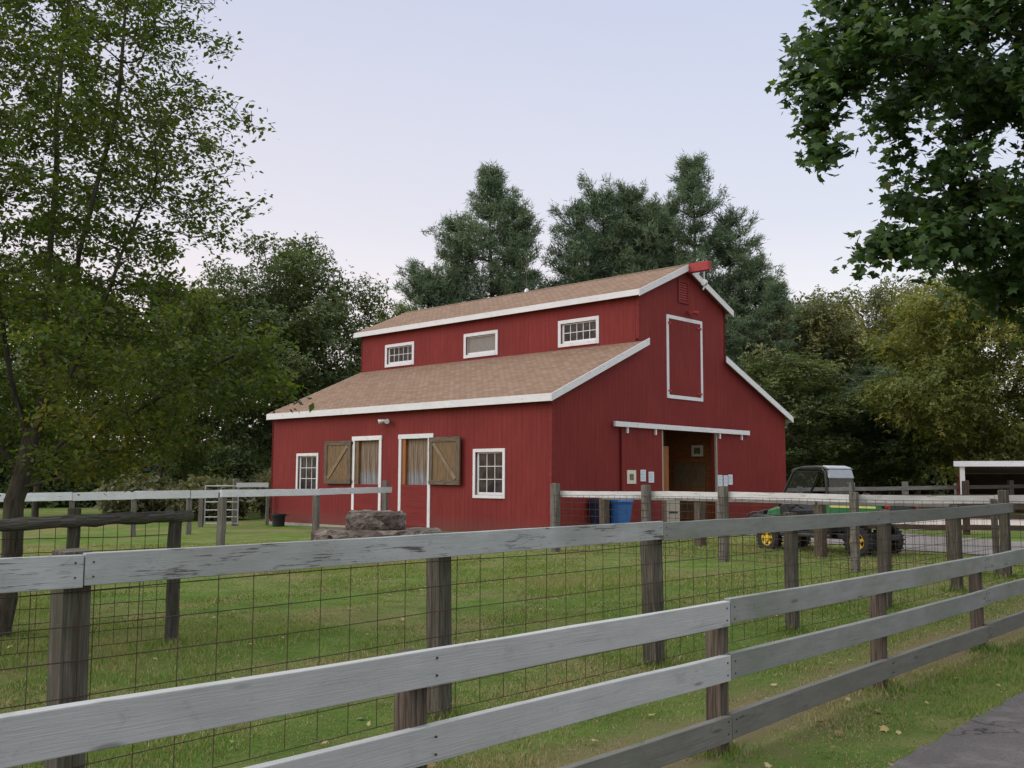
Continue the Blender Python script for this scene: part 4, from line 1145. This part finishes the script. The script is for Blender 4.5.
# --- spreading tree at the left
def left_tree():
    root = empty('deciduous_tree', (-5.08, 10.3, 0), 'spreading multi-stemmed tree with thin branches and small dull leaves, at left edge', 'tree')
    o = np.array(root.location)
    sp_ = []; par = []
    def chain(pts, start, n):
        last = start
        pts = [np.asarray(p, float) for p in pts]
        for a, b in zip(pts[:-1], pts[1:]):
            for k in range(1, n + 1):
                sp_.append(a + (b - a) * k / n + rng.normal(0, .012, 3)); par.append(last); last = len(sp_) - 1
        return last
    sp_.append(np.array((-5.16, 10.3, -.15))); par.append(-1)
    b = chain([sp_[0], (-5.1, 10.28, .6), (-5.01, 10.2, 1.35), (-4.93, 10.2, 1.75), (-4.84, 10.2, 2.2)], 0, 3)
    bp = sp_[b]
    lead = chain([bp, (-4.6, 10.2, 3.1), (-4.45, 10.25, 4.2), (-4.2, 10.3, 5.4), (-4.15, 10.3, 6.6)], b, 4)
    chain([bp, (-4.85, 10.3, 3.2), (-4.85, 10.4, 4.6), (-4.95, 10.6, 6.2), (-4.9, 10.7, 7.6)], b, 4)
    chain([sp_[b - 2], (-5.1, 10.15, 2.6), (-5.25, 10.05, 3.6), (-5.5, 9.9, 4.9)], b - 2, 4)
    chain([sp_[b - 1], (-4.45, 10.0, 2.55), (-4.1, 9.85, 3.3), (-3.7, 9.8, 4.3)], b - 1, 4)
    chain([sp_[b - 4], (-4.5, 10.1, 1.95), (-4.0, 10.0, 2.12), (-3.4, 9.95, 2.45), (-2.75, 9.95, 2.85)], b - 4, 3)
    chain([sp_[b - 5], (-4.4, 9.9, 1.62), (-3.9, 9.75, 1.85), (-3.3, 9.7, 1.95)], b - 5, 3)
    chain([sp_[b - 4], (-5.3, 10.0, 2.1), (-5.8, 9.8, 2.5)], b - 4, 3)
    A = np.concatenate([
        ellip(900, (-5.2, 10.2, 5.0), (2.0, 2.3, 3.6)), ellip(460, (-5.8, 10.5, 5.3), (1.4, 1.8, 3.2)), ellip(460, (-4.2, 10.1, 5.2), (1.3, 1.7, 2.2)), ellip(90, (-3.35, 10.1, 4.75), (.98, 1.1, 1.0)),
        ellip(110, (-3.7, 10.1, 6.4), (.8, 1.2, 1.4)),
        ellip(620, (-3.85, 9.9, 2.75), (1.7, 1.6, .9)), ellip(60, (-2.6, 9.85, 2.55), (.55, .7, .38)), ellip(230, (-4.0, 9.7, 1.95), (1.1, 1.1, .45)), ellip(220, (-6.2, 9.8, 2.9), (1.5, 1.7, 1.2))])
    A = A[~((A[:, 2] < 3.0) & (np.abs(A[:, 0] + 4.82) < .42) & (A[:, 1] < 10.35))]
    P, pr = colonize(A, sp_, par, .14, .17, .9, 140, (0, 0, .05))
    r = radii(P, pr, .0035, 2.45)
    r = np.maximum(r, 0)
    r[0:b] = np.clip(r[0:b], np.linspace(.115, .085, b), np.linspace(.13, .10, b))
    P -= o
    branch_mesh('trunk', P, pr, r, MAT['bark'], root, 0, 9, 8)
    c, nm, d, s, t = foliage_on(P, pr, r, .0085, 30, .08, .060, .22)
    # sparser toward the airy top right
    wx = c[:, 0] + o[0]; wz = c[:, 2]
    air = np.clip((wx + 4.5) / 1.6, 0, 1) * np.clip((wz - 3.3) / 1.0, 0, 1)
    keep = rng.uniform(0, 1, len(c)) > air * .60
    hz = np.clip((3.8 - wz) / 1.6, 0, 1)
    tw = np.clip(rng.normal(.30, .2, len(c)) + hz * rng.uniform(0, .42, len(c)) + .25 * np.sin(wx * 2.1 + wz * 1.7) * hz, 0, 1)
    nm = nm + np.random.default_rng(2).normal(0, .25, nm.shape)
    leaves('crown', MAT['lf_left'], c[keep], nm[keep], d[keep], s[keep], tw[keep], OVAL, root)
    return len(P), keep.sum()
print('left tree', left_tree())

# --- big maple overhanging at the right
def near_maple():
    root = empty('maple_tree', (10.6, 12.6, 0), 'big dark maple with large lobed leaves overhanging the top right corner', 'tree')
    o = np.array(root.location)
    sp_ = [np.array((10.6, 12.6, -.2))]; par = [-1]
    def chain(pts, start, n):
        last = start; pts = [np.asarray(p, float) for p in pts]
        for a, b in zip(pts[:-1], pts[1:]):
            for k in range(1, n + 1):
                sp_.append(a + (b - a) * k / n + rng.normal(0, .02, 3)); par.append(last); last = len(sp_) - 1
        return last
    b = chain([sp_[0], (10.55, 12.6, 1.5), (10.4, 12.6, 3.0)], 0, 4)
    chain([sp_[b], (9.2, 12.4, 4.4), (7.6, 12.2, 5.6), (5.8, 12.0, 6.6), (4.4, 12, 6.9)], b, 4)
    chain([sp_[b], (9.0, 12.1, 3.7), (7.4, 11.9, 4.2), (5.8, 11.9, 4.6)], b, 4)
    chain([sp_[b], (10.3, 12.7, 5), (9.8, 12.9, 7), (9, 12.6, 8.6)], b, 4)
    chain([sp_[b], (11.6, 12.8, 4.5), (12.6, 13, 6)], b, 4)
    A = np.concatenate([ellip(330, (6.3, 12.0, 7.35), (2.75, 2.2, 1.45)), ellip(36, (4.0, 11.9, 6.6), (.62, .7, .62)), ellip(18, (3.75, 11.9, 5.75), (.42, .5, .45)), ellip(26, (3.85, 11.9, 6.55), (.5, .6, .45)),
                        ellip(230, (6.9, 12.0, 5.3), (2.35, 2.0, 1.45)), ellip(40, (5.0, 11.9, 4.35), (.85, .8, .4)), ellip(10, (4.3, 11.9, 4.45), (.35, .4, .22)),
                        ellip(260, (7.7, 12.1, 4.2), (2.0, 2.0, 1.25)), ellip(260, (9.2, 12.3, 7.3), (3.4, 3, 2.8)), ellip(120, (11.5, 12.8, 5.8), (2.2, 2.4, 2.2))])
    P, pr = colonize(A, sp_, par, .22, .26, 1.3, 140, (0, 0, .0))
    r = radii(P, pr, .005, 2.4); r[0:b] = np.maximum(r[0:b], np.linspace(.30, .22, b))
    P -= o
    branch_mesh('trunk', P, pr, r, MAT['bark'], root, 0, 9, 8)
    c, nm, d, s, t = foliage_on(P, pr, r, .012, 40, .13, .104, .3)
    nm = np.array((-.15, -.5, .8)) + rng.normal(0, .6, nm.shape); d = d + np.array((0, 0, -.9))
    s = np.minimum(s, .15)
    tw = np.clip(rng.normal(.35, .24, len(c)), 0, 1)
    leaves('crown', MAT['lf_maple'], c, nm, d, s, tw, MAPLE, root)
    return len(P), len(c)
print('maple', near_maple())

# --- background broadleaf trees
def bg_tree(name, label, x, y, H, Rr, z0, mat, n_attr=170, per=26, size=.30, spread=.34, group=None, lumps=5, seed=None, tint=(.4, .22)):
    root = empty(name, (x, y, g(x, y)), label, 'tree', group)
    sp_ = [np.array((0, 0, -.3))]; par = [-1]
    top = H * .72; k = int(top / .8)
    for i in range(1, k): sp_.append(np.array((rng.normal(0, .05) * i ** .5, rng.normal(0, .05) * i ** .5, i * top / k))); par.append(i - 1)
    cz = (H + z0) / 2; rz_ = (H - z0) / 2
    A = [ellip(n_attr, (0, 0, cz), (Rr * .82, Rr * .82, rz_), .35)]
    for j in range(lumps):
        a = rng.uniform(0, 2 * math.pi); h = rng.uniform(z0 + .25 * (H - z0), H - .1 * (H - z0)); q = Rr * .72 * math.sqrt(max(.1, 1 - ((h - cz) / rz_) ** 2))
        A.append(ellip(int(n_attr * .16), (q * math.cos(a), q * math.sin(a), h), (Rr * .36, Rr * .36, rz_ * .24)))
    A = np.concatenate(A)
    P, pr = colonize(A, sp_, par, .6, .7, 3.2, 90, (0, 0, .08))
    r = radii(P, pr, .018, 2.25)
    branch_mesh('trunk', P, pr, r, MAT['bark'], root, 0, 9, 6)
    c, nm, d, s, t = foliage_on(P, pr, r, .04, per, spread, size, .3)
    nm = nm + c * np.array((1, 1, .3)) / Rr * .5
    # clumps share a tint so the crown reads light and dark by branch
    ct = rng.normal(tint[0], tint[1], len(P))
    tw = np.clip(ct[t] + rng.normal(0, .13, len(c)), 0, 1)
    leaves('crown', mat, c, nm, d, s, tw, CLUMP, root)
    return root

def copy_tree(o, loc, rz, sc, label, group=None):
    c = o.copy(); COL.objects.link(c); c.location = loc; c.rotation_euler = (0, 0, rz); c.scale = sc
    c['label'] = label
    if group: c['group'] = group
    for ch in list(o.children):
        q = ch.copy(); COL.objects.link(q); q.parent = c
    return c

GB = 'trees standing behind the barn and paddocks'
t1 = bg_tree('broadleaf_tree', 'tall dark leafy tree behind the left end of the barn roof', -11.8, 50, 14.2, 5.4, 2.2, MAT['lf_dark'], 300, 42, .22, .42, GB)
t2 = bg_tree('broadleaf_tree', 'rounded dark tree just left of the barn\'s raised roof, behind its low roof', -8.1, 54, 13.0, 3.2, 1.5, MAT['lf_dark'], 200, 34, .21, .38, GB, tint=(.6, .2))
t3 = bg_tree('broadleaf_tree', 'olive tree seen through the branches of the left tree, above the lawn fence', -17.5, 50, 12.0, 5.2, 3.0, MAT['lf_olive'], 240, 42, .23, .42, GB)
copy_tree(t1, (-24.5, 52, g(-24, 52)), 2.1, (1.1, 1.1, .95), 'dark tree at the far left edge behind the spreading tree', GB)
copy_tree(t2, (-5.9, 56, 0), 2.2, (1.1, 1.1, .83), 'low rounded tree half hidden by the left end of the barn\'s raised roof', GB)
copy_tree(t2, (-13.2, 58, g(-13, 58)), 1.0, (1.15, 1.15, 1.0), 'dark tree filling the gap between olive tree and barn-end tree', GB)
copy_tree(t2, (-19.5, 60, g(-19, 60)), 3.9, (1.2, 1.2, 1.05), 'dark tree farther back over the metal gate side of the lawn', GB)
t4 = bg_tree('broadleaf_tree', 'brownish olive tree right of the barn, left of the golden tree', 22.2, 62, 13.6, 5.0, 1.0, MAT['lf_olive'], 250, 44, .23, .44, GB, tint=(.38, .2))
copy_tree(t4, (17.4, 58, g(17, 58)), 1.2, (.9, .9, .93), 'olive tree directly right of the pines and the barn gable', GB)
copy_tree(t4, (26.6, 66, g(26, 66)), 2.7, (.95, .95, 1.12), 'tall thin-topped olive tree partly behind the golden tree', GB)
t5 = bg_tree('broadleaf_tree', 'golden yellow-green tree behind the open shed at the right', 22.0, 47, 11.4, 5.1, .6, MAT['lf_gold'], 460, 44, .20, .40, GB, lumps=12)
copy_tree(t5, (29.2, 46, g(29, 46)), 2.4, (1.0, 1.0, .98), 'yellow-green tree at the right edge behind the shed roof', GB)
copy_tree(t2, (14.0, 50, g(14, 50)), 5.0, (1.0, 1.0, .62), 'low dark tree right behind the utility vehicle', GB)
copy_tree(t1, (19.0, 52, g(19, 52)), 4.0, (.8, .8, .45), 'low dark tree in shade left of the golden tree', GB)
copy_tree(t2, (24.5, 53, g(24.5, 53)), .4, (1.1, 1.1, .6), 'low dark tree behind the golden tree', GB)

# --- white pines behind the barn
def pine(name, label, x, y, leaders, seed, group):
    """leaders: (dx, dy, top height, crown radius, lowest whorl, taper power); the first is the main trunk"""
    rr = np.random.default_rng(seed)
    root = empty(name, (x, y, g(x, y)), label, 'tree', group)
    m = MB(); mb = m; C = []; DIR = []; TB = []
    fork = 6.0
    for li, (dx, dy, H, Rb, zlo, pw) in enumerate(leaders):
        w1, w2 = rr.uniform(0, 6, 2)
        def axis(z):
            k = 1.0 if li == 0 else min(1, max(0, (z - fork) / 5.0)); k = k * k * (3 - 2 * k)
            return np.array((dx * k + .10 * math.sin(z * .6 + w1), dy * k + .10 * math.sin(z * .5 + w2), z))
        z0 = -.3 if li == 0 else fork
        tp = [axis(z) for z in np.linspace(z0, H - .3, 16)]
        m.tube(tp, list(np.linspace(.34 if li == 0 else .2, .025, 16)), 7)
        z = zlo
        while z < H - .25:
            f = (z - zlo) / (H - zlo)
            boost = rr.uniform(.78, 1.22)
            R0 = (Rb * min(1, (1 - f) ** pw * 1.1) + .35) * boost
            nb = rr.integers(4, 7); a0 = rr.uniform(0, 6.28)
            for k in range(nb):
                if rr.uniform() < .12: continue
                a = a0 + k * 2 * math.pi / nb + rr.normal(0, .3); Lb = max(.55, R0 * rr.uniform(.55, 1.2))
                el = R(4 + 34 * f ** 2 + rr.normal(0, 9)); base = axis(z); pts = []
                n = max(4, int(Lb / .4)); bt = rr.normal(0, .16)
                for i in range(n + 1):
                    t = i / n; rad = Lb * t
                    pts.append(base + np.array((math.cos(a) * rad * math.cos(el), math.sin(a) * rad * math.cos(el), rad * math.sin(el) * .8 + .16 * Lb * t ** 2.5 - .06 * Lb * math.sin(t * 3))) + rr.normal(0, .03, 3) * (i > 0))
                mb.tube(pts, list(np.linspace(.045, .01, n + 1)), 4, cap=False)
                for i in range(1, n + 1):
                    t = i / n
                    if t < .2: continue
                    wdt = .18 + Lb * .34 * math.sin(min(1, t * 1.05) * math.pi * .82 + .25)
                    for q in range(5 if Lb > 1.2 else 4):
                        off = rr.normal(0, 1) * wdt * .6
                        C.append(pts[i] + np.array((-math.sin(a) * off, math.cos(a) * off, abs(rr.normal(0, .15)) + .05)) + rr.normal(0, .09, 3)); TB.append(bt)
                        dv = np.array((math.cos(a), math.sin(a), .6)) + np.array((-math.sin(a), math.cos(a), 0)) * off * .8
                        DIR.append(dv / np.linalg.norm(dv))
            z += rr.uniform(.55, .95)
    m.build('trunk', MAT['bark_pine'], root)
    C = np.array(C); DIR = np.array(DIR); TB = np.array(TB); per = 22
    cc = np.repeat(C, per, 0) + rr.normal(0, .13, (len(C) * per, 3)); dd = np.repeat(DIR, per, 0) * .8 + rr.normal(0, .6, (len(C) * per, 3)) + np.array((0, 0, .2))
    n = len(cc); nm = rr.normal(0, 1, (n, 3))
    size = .29 * np.exp(rr.normal(0, .2, n)); NEED = (np.array([(-.08, 0, 0), (.08, 0, 0), (0, 1, .03)]), np.array([(0, 1, 2)]))
    tw = np.clip(.42 + np.repeat(TB, per) + rr.normal(0, .18, n), 0, 1)
    leaves('needles', MAT['lf_pine'], cc, nm, dd, size, tw, NEED, root)
    return root
GP = 'tall white pines behind the barn'
p1 = pine('pine_tree', 'tall pine with a pointed leader behind the barn ridge, left of the gap of sky', -1.3, 60,
          [(0, 0, 20.6, 2.9, 6.5, .6), (-2.3, .5, 17.0, 3.0, 6.0, .5), (1.7, -.4, 18.4, 1.9, 8.5, .6), (-3.9, 0, 14.6, 2.2, 6.5, .5)], 11, GP)
p2 = pine('pine_tree', 'broad round-topped pine behind the middle of the barn ridge', 5.6, 61,
          [(0, 0, 19.5, 2.6, 5.5, .42), (1.7, .5, 19.3, 2.4, 7, .42), (-1.7, -.3, 18.0, 2.1, 6.5, .42), (3.2, .2, 18.0, 2.4, 6, .45)], 5, GP)
p3 = pine('pine_tree', 'tallest right-hand pine rising behind the gable peak', 11.0, 60,
          [(0, 0, 20.6, 2.8, 3.0, .55), (2.2, .3, 17.6, 2.7, 3.5, .5), (-2.0, .5, 18.2, 2.4, 5, .45), (3.6, -.5, 14.6, 2.8, 3.0, .5)], 23, GP)
copy_tree(p2, (8.4, 65, g(8, 65)), 2.6, (.8, .8, .97), 'pine squeezed between round-topped pine and the gable-peak pine', GP)
copy_tree(p3, (15.2, 57, g(15, 57)), 2.6, (.75, .75, .60), 'shorter pine right of the barn gable, its boughs below the lower roof', GP)
copy_tree(p1, (20.2, 55.5, g(20, 55)), 1.2, (.8, .8, .42), 'small dark pine in the deep shade behind the utility vehicle', GP)

# --- weeds at the far edge of the lawn
GW = 'shrubs at the far edge of the lawn'
def shrub(x, y, H, Rr, label):
    root = empty('shrub', (x, y, g(x, y)), label, 'shrub', GW)
    m = MB()
    for k in range(7):
        a = rng.uniform(0, 6.28); q = rng.uniform(.2, .8) * Rr
        m.tube([(0, 0, -.1), (q * .5 * math.cos(a), q * .5 * math.sin(a), H * .5), (q * math.cos(a), q * math.sin(a), H * .9)], [.04, .03, .01], 5)
    m.build('stems', MAT['bark'], root)
    n = 2600; c = ellip(n, (0, 0, H * .5), (Rr, Rr * .7, H * .52)); nm = rng.normal(0, .6, (n, 3)) + np.array((0, 0, 1)); d = rng.normal(0, 1, (n, 3)) + np.array((0, 0, .6))
    leaves('foliage', MAT['lf_weed'], c, nm, d, .3 * np.exp(rng.normal(0, .3, n)), np.clip(rng.normal(.45, .25, n), 0, 1), CLUMP, root)
    return root
s1 = shrub(-13.3, 44.5, 1.7, 1.9, 'grey-green weedy shrub beyond the metal gate')
copy_tree(s1, (-16.8, 45.5, g(-16, 45)), 1.3, (1.1, 1, 1.1), 'grey-green weedy shrub behind the long lawn fence, left of the gate shrub', GW)
copy_tree(s1, (-10.6, 47.0, g(-10, 47)), 2.3, (1.0, 1, 1.25), 'grey-green weedy shrub nearest the far corner of the barn', GW)

# --- far woodland, one mass
n = 95000
az = rng.uniform(R(-42), R(44), n); dist = rng.uniform(76, 92, n)
hx = 6.0 + 1.5 * np.sin(az * 23) + 1.0 * np.sin(az * 57 + 1) + .8 * np.sin(az * 117 + 2)
hz = hx * rng.uniform(0, 1, n) ** .8
c = np.stack([np.sin(az) * dist, np.cos(az) * dist, hz + .02], 1); c[:, 2] += gv(c[:, 0], c[:, 1]) - .3
nm = rng.normal(0, .7, (n, 3)) + np.array((0, -.5, .8)); d = rng.normal(0, 1, (n, 3))
wd = leaves('woodland', MAT['lf_dark'], c, nm, d, .52 * np.exp(rng.normal(0, .25, n)), np.clip(.35 + .2 * np.sin(az * 40) + rng.normal(0, .15, n), 0, 1), CLUMP)
tag(wd, 'distant dark woodland closing the view behind the pastures', 'woodland', kind='stuff')

# ------------------------------------------------------------------ grass and fallen leaves
def in_path(x, y):
    s = (x - pe[0]) * FN[0] + (y - pe[1]) * FN[1]
    return s
def fbm(x, y, s, seed=0):
    r = np.random.default_rng(seed); v = np.zeros_like(x)
    for k in range(5):
        a = r.uniform(0, 6.28); f = s * 1.9 ** k; ph = r.uniform(0, 6.28); a2 = a + 1.3
        v += (np.sin((x * math.cos(a) + y * math.sin(a)) * f + ph) + np.sin((x * math.cos(a2) - y * math.sin(a2)) * f * 1.13 + ph * 2)) / 1.6 ** k
    return v / 3.2
def make_grass():
    rng = np.random.default_rng(77)
    n = 620000
    d = 2.2 + (27 - 2.2) * rng.uniform(0, 1, n) ** 1.35
    lat = rng.uniform(-.62, .62, n) * d * 1.0
    x, y = lat, d
    s = in_path(x, y)
    sA = s + .9                      # distance right of plank fence
    patch = fbm(x, y, .75, 3); fine = fbm(x, y, 3.3, 4)
    bare = np.exp(-((sA + .25) / .42) ** 2) * .75     # worn strip at the plank fence
    keep = (s < .05 + .10 * fine + .04 * fbm(x, y, 9, 5)) | (s > 3.55)
    pr = np.clip(.70 + .55 * patch + .45 * fine - bare, .05, 1)
    keep &= rng.uniform(0, 1, n) < pr
    # not on gravel
    keep &= ~((y > 17) & (y < 27) & (x > np.interp(y, [17, 18.5, 20.5, 23, 27], [19, 13.5, 9.6, 7.5, 6.6])))
    x, y, patch, fine, bare, s = [a[keep] for a in (x, y, patch, fine, bare, s)]
    n = len(x)
    verge = np.clip((s + 1.0) / .5, 0, 1)
    # longer tufts left standing round the foot of each post and rail
    posts = np.array([p for p in list(Ap) + list(Bp) + list(Gp) if p[1] > 2.5])
    k = 420; tx = np.repeat(posts[:, 0], k) + rng.normal(0, .10, len(posts) * k); ty = np.repeat(posts[:, 1], k) + rng.normal(0, .10, len(posts) * k)
    x = np.r_[x, tx]; y = np.r_[y, ty]; tall = np.r_[np.ones(n), rng.uniform(1.5, 4.5, len(tx))]
    m_ = len(tx); patch = np.r_[patch, np.full(m_, .1)]; fine = np.r_[fine, np.zeros(m_)]; bare = np.r_[bare, np.zeros(m_)]; s = np.r_[s, np.full(m_, -2.0)]
    verge = np.r_[verge, np.zeros(m_)]; n = len(x)
    dd = np.sqrt(x * x + y * y)
    h = (.014 + .020 * np.clip(1.3 * patch + .8 * fine, -.5, 1.6)) * np.exp(rng.normal(0, .35, n)) * (1 + .12 * np.clip(dd - 8, 0, 20) / 10) * tall + .006
    w = .0028 * (1 + np.clip(dd - 4, 0, 30) / 6)
    a = rng.uniform(0, 6.28, n); b = rng.uniform(0, 6.28, n); ln = h * rng.uniform(.1, .9, n)
    z = gv(x, y)
    p = np.stack([x, y, z], 1)
    sx = np.stack([np.cos(a) * w, np.sin(a) * w, np.zeros(n)], 1)
    tip = p + np.stack([np.cos(b) * ln, np.sin(b) * ln, h], 1)
    V = np.stack([p - sx, p + sx, tip], 1).reshape(-1, 3)
    F = np.arange(3 * n).reshape(-1, 3)
    tint = np.clip(.44 + .45 * patch - .16 * fine + rng.normal(0, .16, n) + bare * .5 - verge * .14, 0, .84)
    dry = rng.uniform(0, 1, n) < np.clip(.10 + .85 * np.clip(-patch * 1.3 + .8 * fbm(x, y, .3, 9) + .5 * fine, 0, 1) + .012 * np.clip(dd - 9, 0, 18) - verge * .1 + bare * .7, 0.04, .9)
    tint = np.where(dry, rng.uniform(.8, 1, n), tint)
    o = tri_mesh('grass', V, F, MAT['grass'], tint)
    tag(o, 'short patchy pasture grass between the fences and up to the barn', 'grass', kind='stuff')
    # fallen leaves
    n = 520
    d = 3.5 + 15 * rng.uniform(0, 1, n) ** 1.3; x = rng.uniform(-.55, .55, n) * d; y = d
    s = in_path(x, y)
    near = (np.abs(s + 1.1) < .9) | (rng.uniform(0, 1, n) < .45)
    x, y = x[near], y[near]; n = len(x)
    c = np.stack([x, y, gv(x, y) + rng.uniform(.018, .04, n)], 1)
    nm = np.array((0, 0, 1.0)) + rng.normal(0, .25, (n, 3)); dv = rng.normal(0, 1, (n, 3))
    fl = leaves('fallen_leaves', MAT['lf_fallen'], c, nm, dv, np.minimum(.036 * np.exp(rng.normal(0, .35, n)), .06), rng.uniform(0, 1, n), MAPLE)
    tag(fl, 'scattered dry fallen leaves lying in the grass and along the path', 'fallen leaves', kind='stuff')
make_grass()

# ------------------------------------------------------------------ light, sky, camera
SUN_AZ = R(-100)      # compass-like: direction to the sun measured from +Y toward +X
SUN_EL = R(2)
w = bpy.data.worlds.new('World'); scene.world = w; w.use_nodes = True
nt = w.node_tree; nt.nodes.clear()
out = nt.nodes.new('ShaderNodeOutputWorld')
sky = nt.nodes.new('ShaderNodeTexSky'); sky.sky_type = 'NISHITA'; sky.sun_disc = False
sky.sun_elevation = SUN_EL; sky.sun_rotation = SUN_AZ; sky.air_density = 1.0; sky.dust_density = 1.5; sky.ozone_density = 2.0
b1 = nt.nodes.new('ShaderNodeBackground'); b1.inputs[1].default_value = 0.05
nt.links.new(sky.outputs[0], b1.inputs[0])
geo = nt.nodes.new('ShaderNodeTexCoord'); sep = nt.nodes.new('ShaderNodeSeparateXYZ'); nt.links.new(geo.outputs['Generated'], sep.inputs[0])
rp = nt.nodes.new('ShaderNodeValToRGB'); e = rp.color_ramp.elements
stops = [(0.0, (.92, .78, .75)), (.12, (.92, .80, .79)), (.25, (.73, .69, .75)), (.46, (.565, .575, .70)), (.62, (1.2, 1.2, 1.24)), (1.0, (1.7, 1.7, 1.7))]  # unseen overhead stops raised beyond a real dusk sky to brighten ground and board tops
while len(e) < len(stops): e.new(.5)
for i, (p, c) in enumerate(stops): e[i].position = p; e[i].color = (*c, 1)
nt.links.new(sep.outputs[2], rp.inputs[0])
rp2 = nt.nodes.new('ShaderNodeValToRGB'); e = rp2.color_ramp.elements
stops = [(0.0, (.90, .85, .82)), (.12, (.87, .84, .84)), (.25, (.65, .67, .765)), (.46, (.51, .56, .72)), (.62, (1.2, 1.2, 1.24)), (1.0, (1.7, 1.7, 1.7))]  # overhead stops raised here too, as added fill from above
while len(e) < len(stops): e.new(.5)
for i, (p, c) in enumerate(stops): e[i].position = p; e[i].color = (*c, 1)
nt.links.new(sep.outputs[2], rp2.inputs[0])
mr = nt.nodes.new('ShaderNodeMapRange'); mr.inputs[1].default_value = -.45; mr.inputs[2].default_value = .35; nt.links.new(sep.outputs[0], mr.inputs[0])
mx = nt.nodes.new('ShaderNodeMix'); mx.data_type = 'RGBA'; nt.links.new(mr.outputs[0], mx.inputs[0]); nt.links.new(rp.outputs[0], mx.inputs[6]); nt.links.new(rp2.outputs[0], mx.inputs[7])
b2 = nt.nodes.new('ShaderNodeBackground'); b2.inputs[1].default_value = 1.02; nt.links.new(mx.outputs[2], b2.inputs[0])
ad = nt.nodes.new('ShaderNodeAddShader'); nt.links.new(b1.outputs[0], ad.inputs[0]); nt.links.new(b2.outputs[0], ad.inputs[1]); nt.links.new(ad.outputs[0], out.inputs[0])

sl = bpy.data.lights.new('sun', 'SUN'); sl.energy = 1.5; sl.angle = R(40); sl.color = (1.0, .93, .88)
so = bpy.data.objects.new('sun', sl); COL.objects.link(so)
LE = R(30)
from mathutils import Vector
sd = Vector((math.sin(SUN_AZ) * math.cos(LE), math.cos(SUN_AZ) * math.cos(LE), math.sin(LE)))
so.rotation_euler = sd.to_track_quat('Z', 'Y').to_euler(); so.location = (-20, 0, 30)

cam = bpy.data.cameras.new('camera'); cam.sensor_width = 36; cam.lens = 1002.88 / 1024 * 36; cam.clip_end = 2000; cam.clip_start = .05
co = bpy.data.objects.new('camera', cam); COL.objects.link(co); co.location = (0, 0, 1.6)
from mathutils import Matrix
pit = .0952; rol = .0045
co.rotation_mode = 'QUATERNION'
co.rotation_quaternion = (Matrix.Rotation(math.pi / 2 + pit, 4, 'X') @ Matrix.Rotation(rol, 4, 'Z')).to_quaternion()
scene.camera = co
vs = scene.view_settings; vs.view_transform = 'Standard'; vs.look = 'None'; vs.exposure = 0.12; vs.gamma = 1.0; vs.use_curve_mapping = False
scene.cycles.use_denoising = True
scene.cycles.max_bounces = 8; scene.cycles.transparent_max_bounces = 12
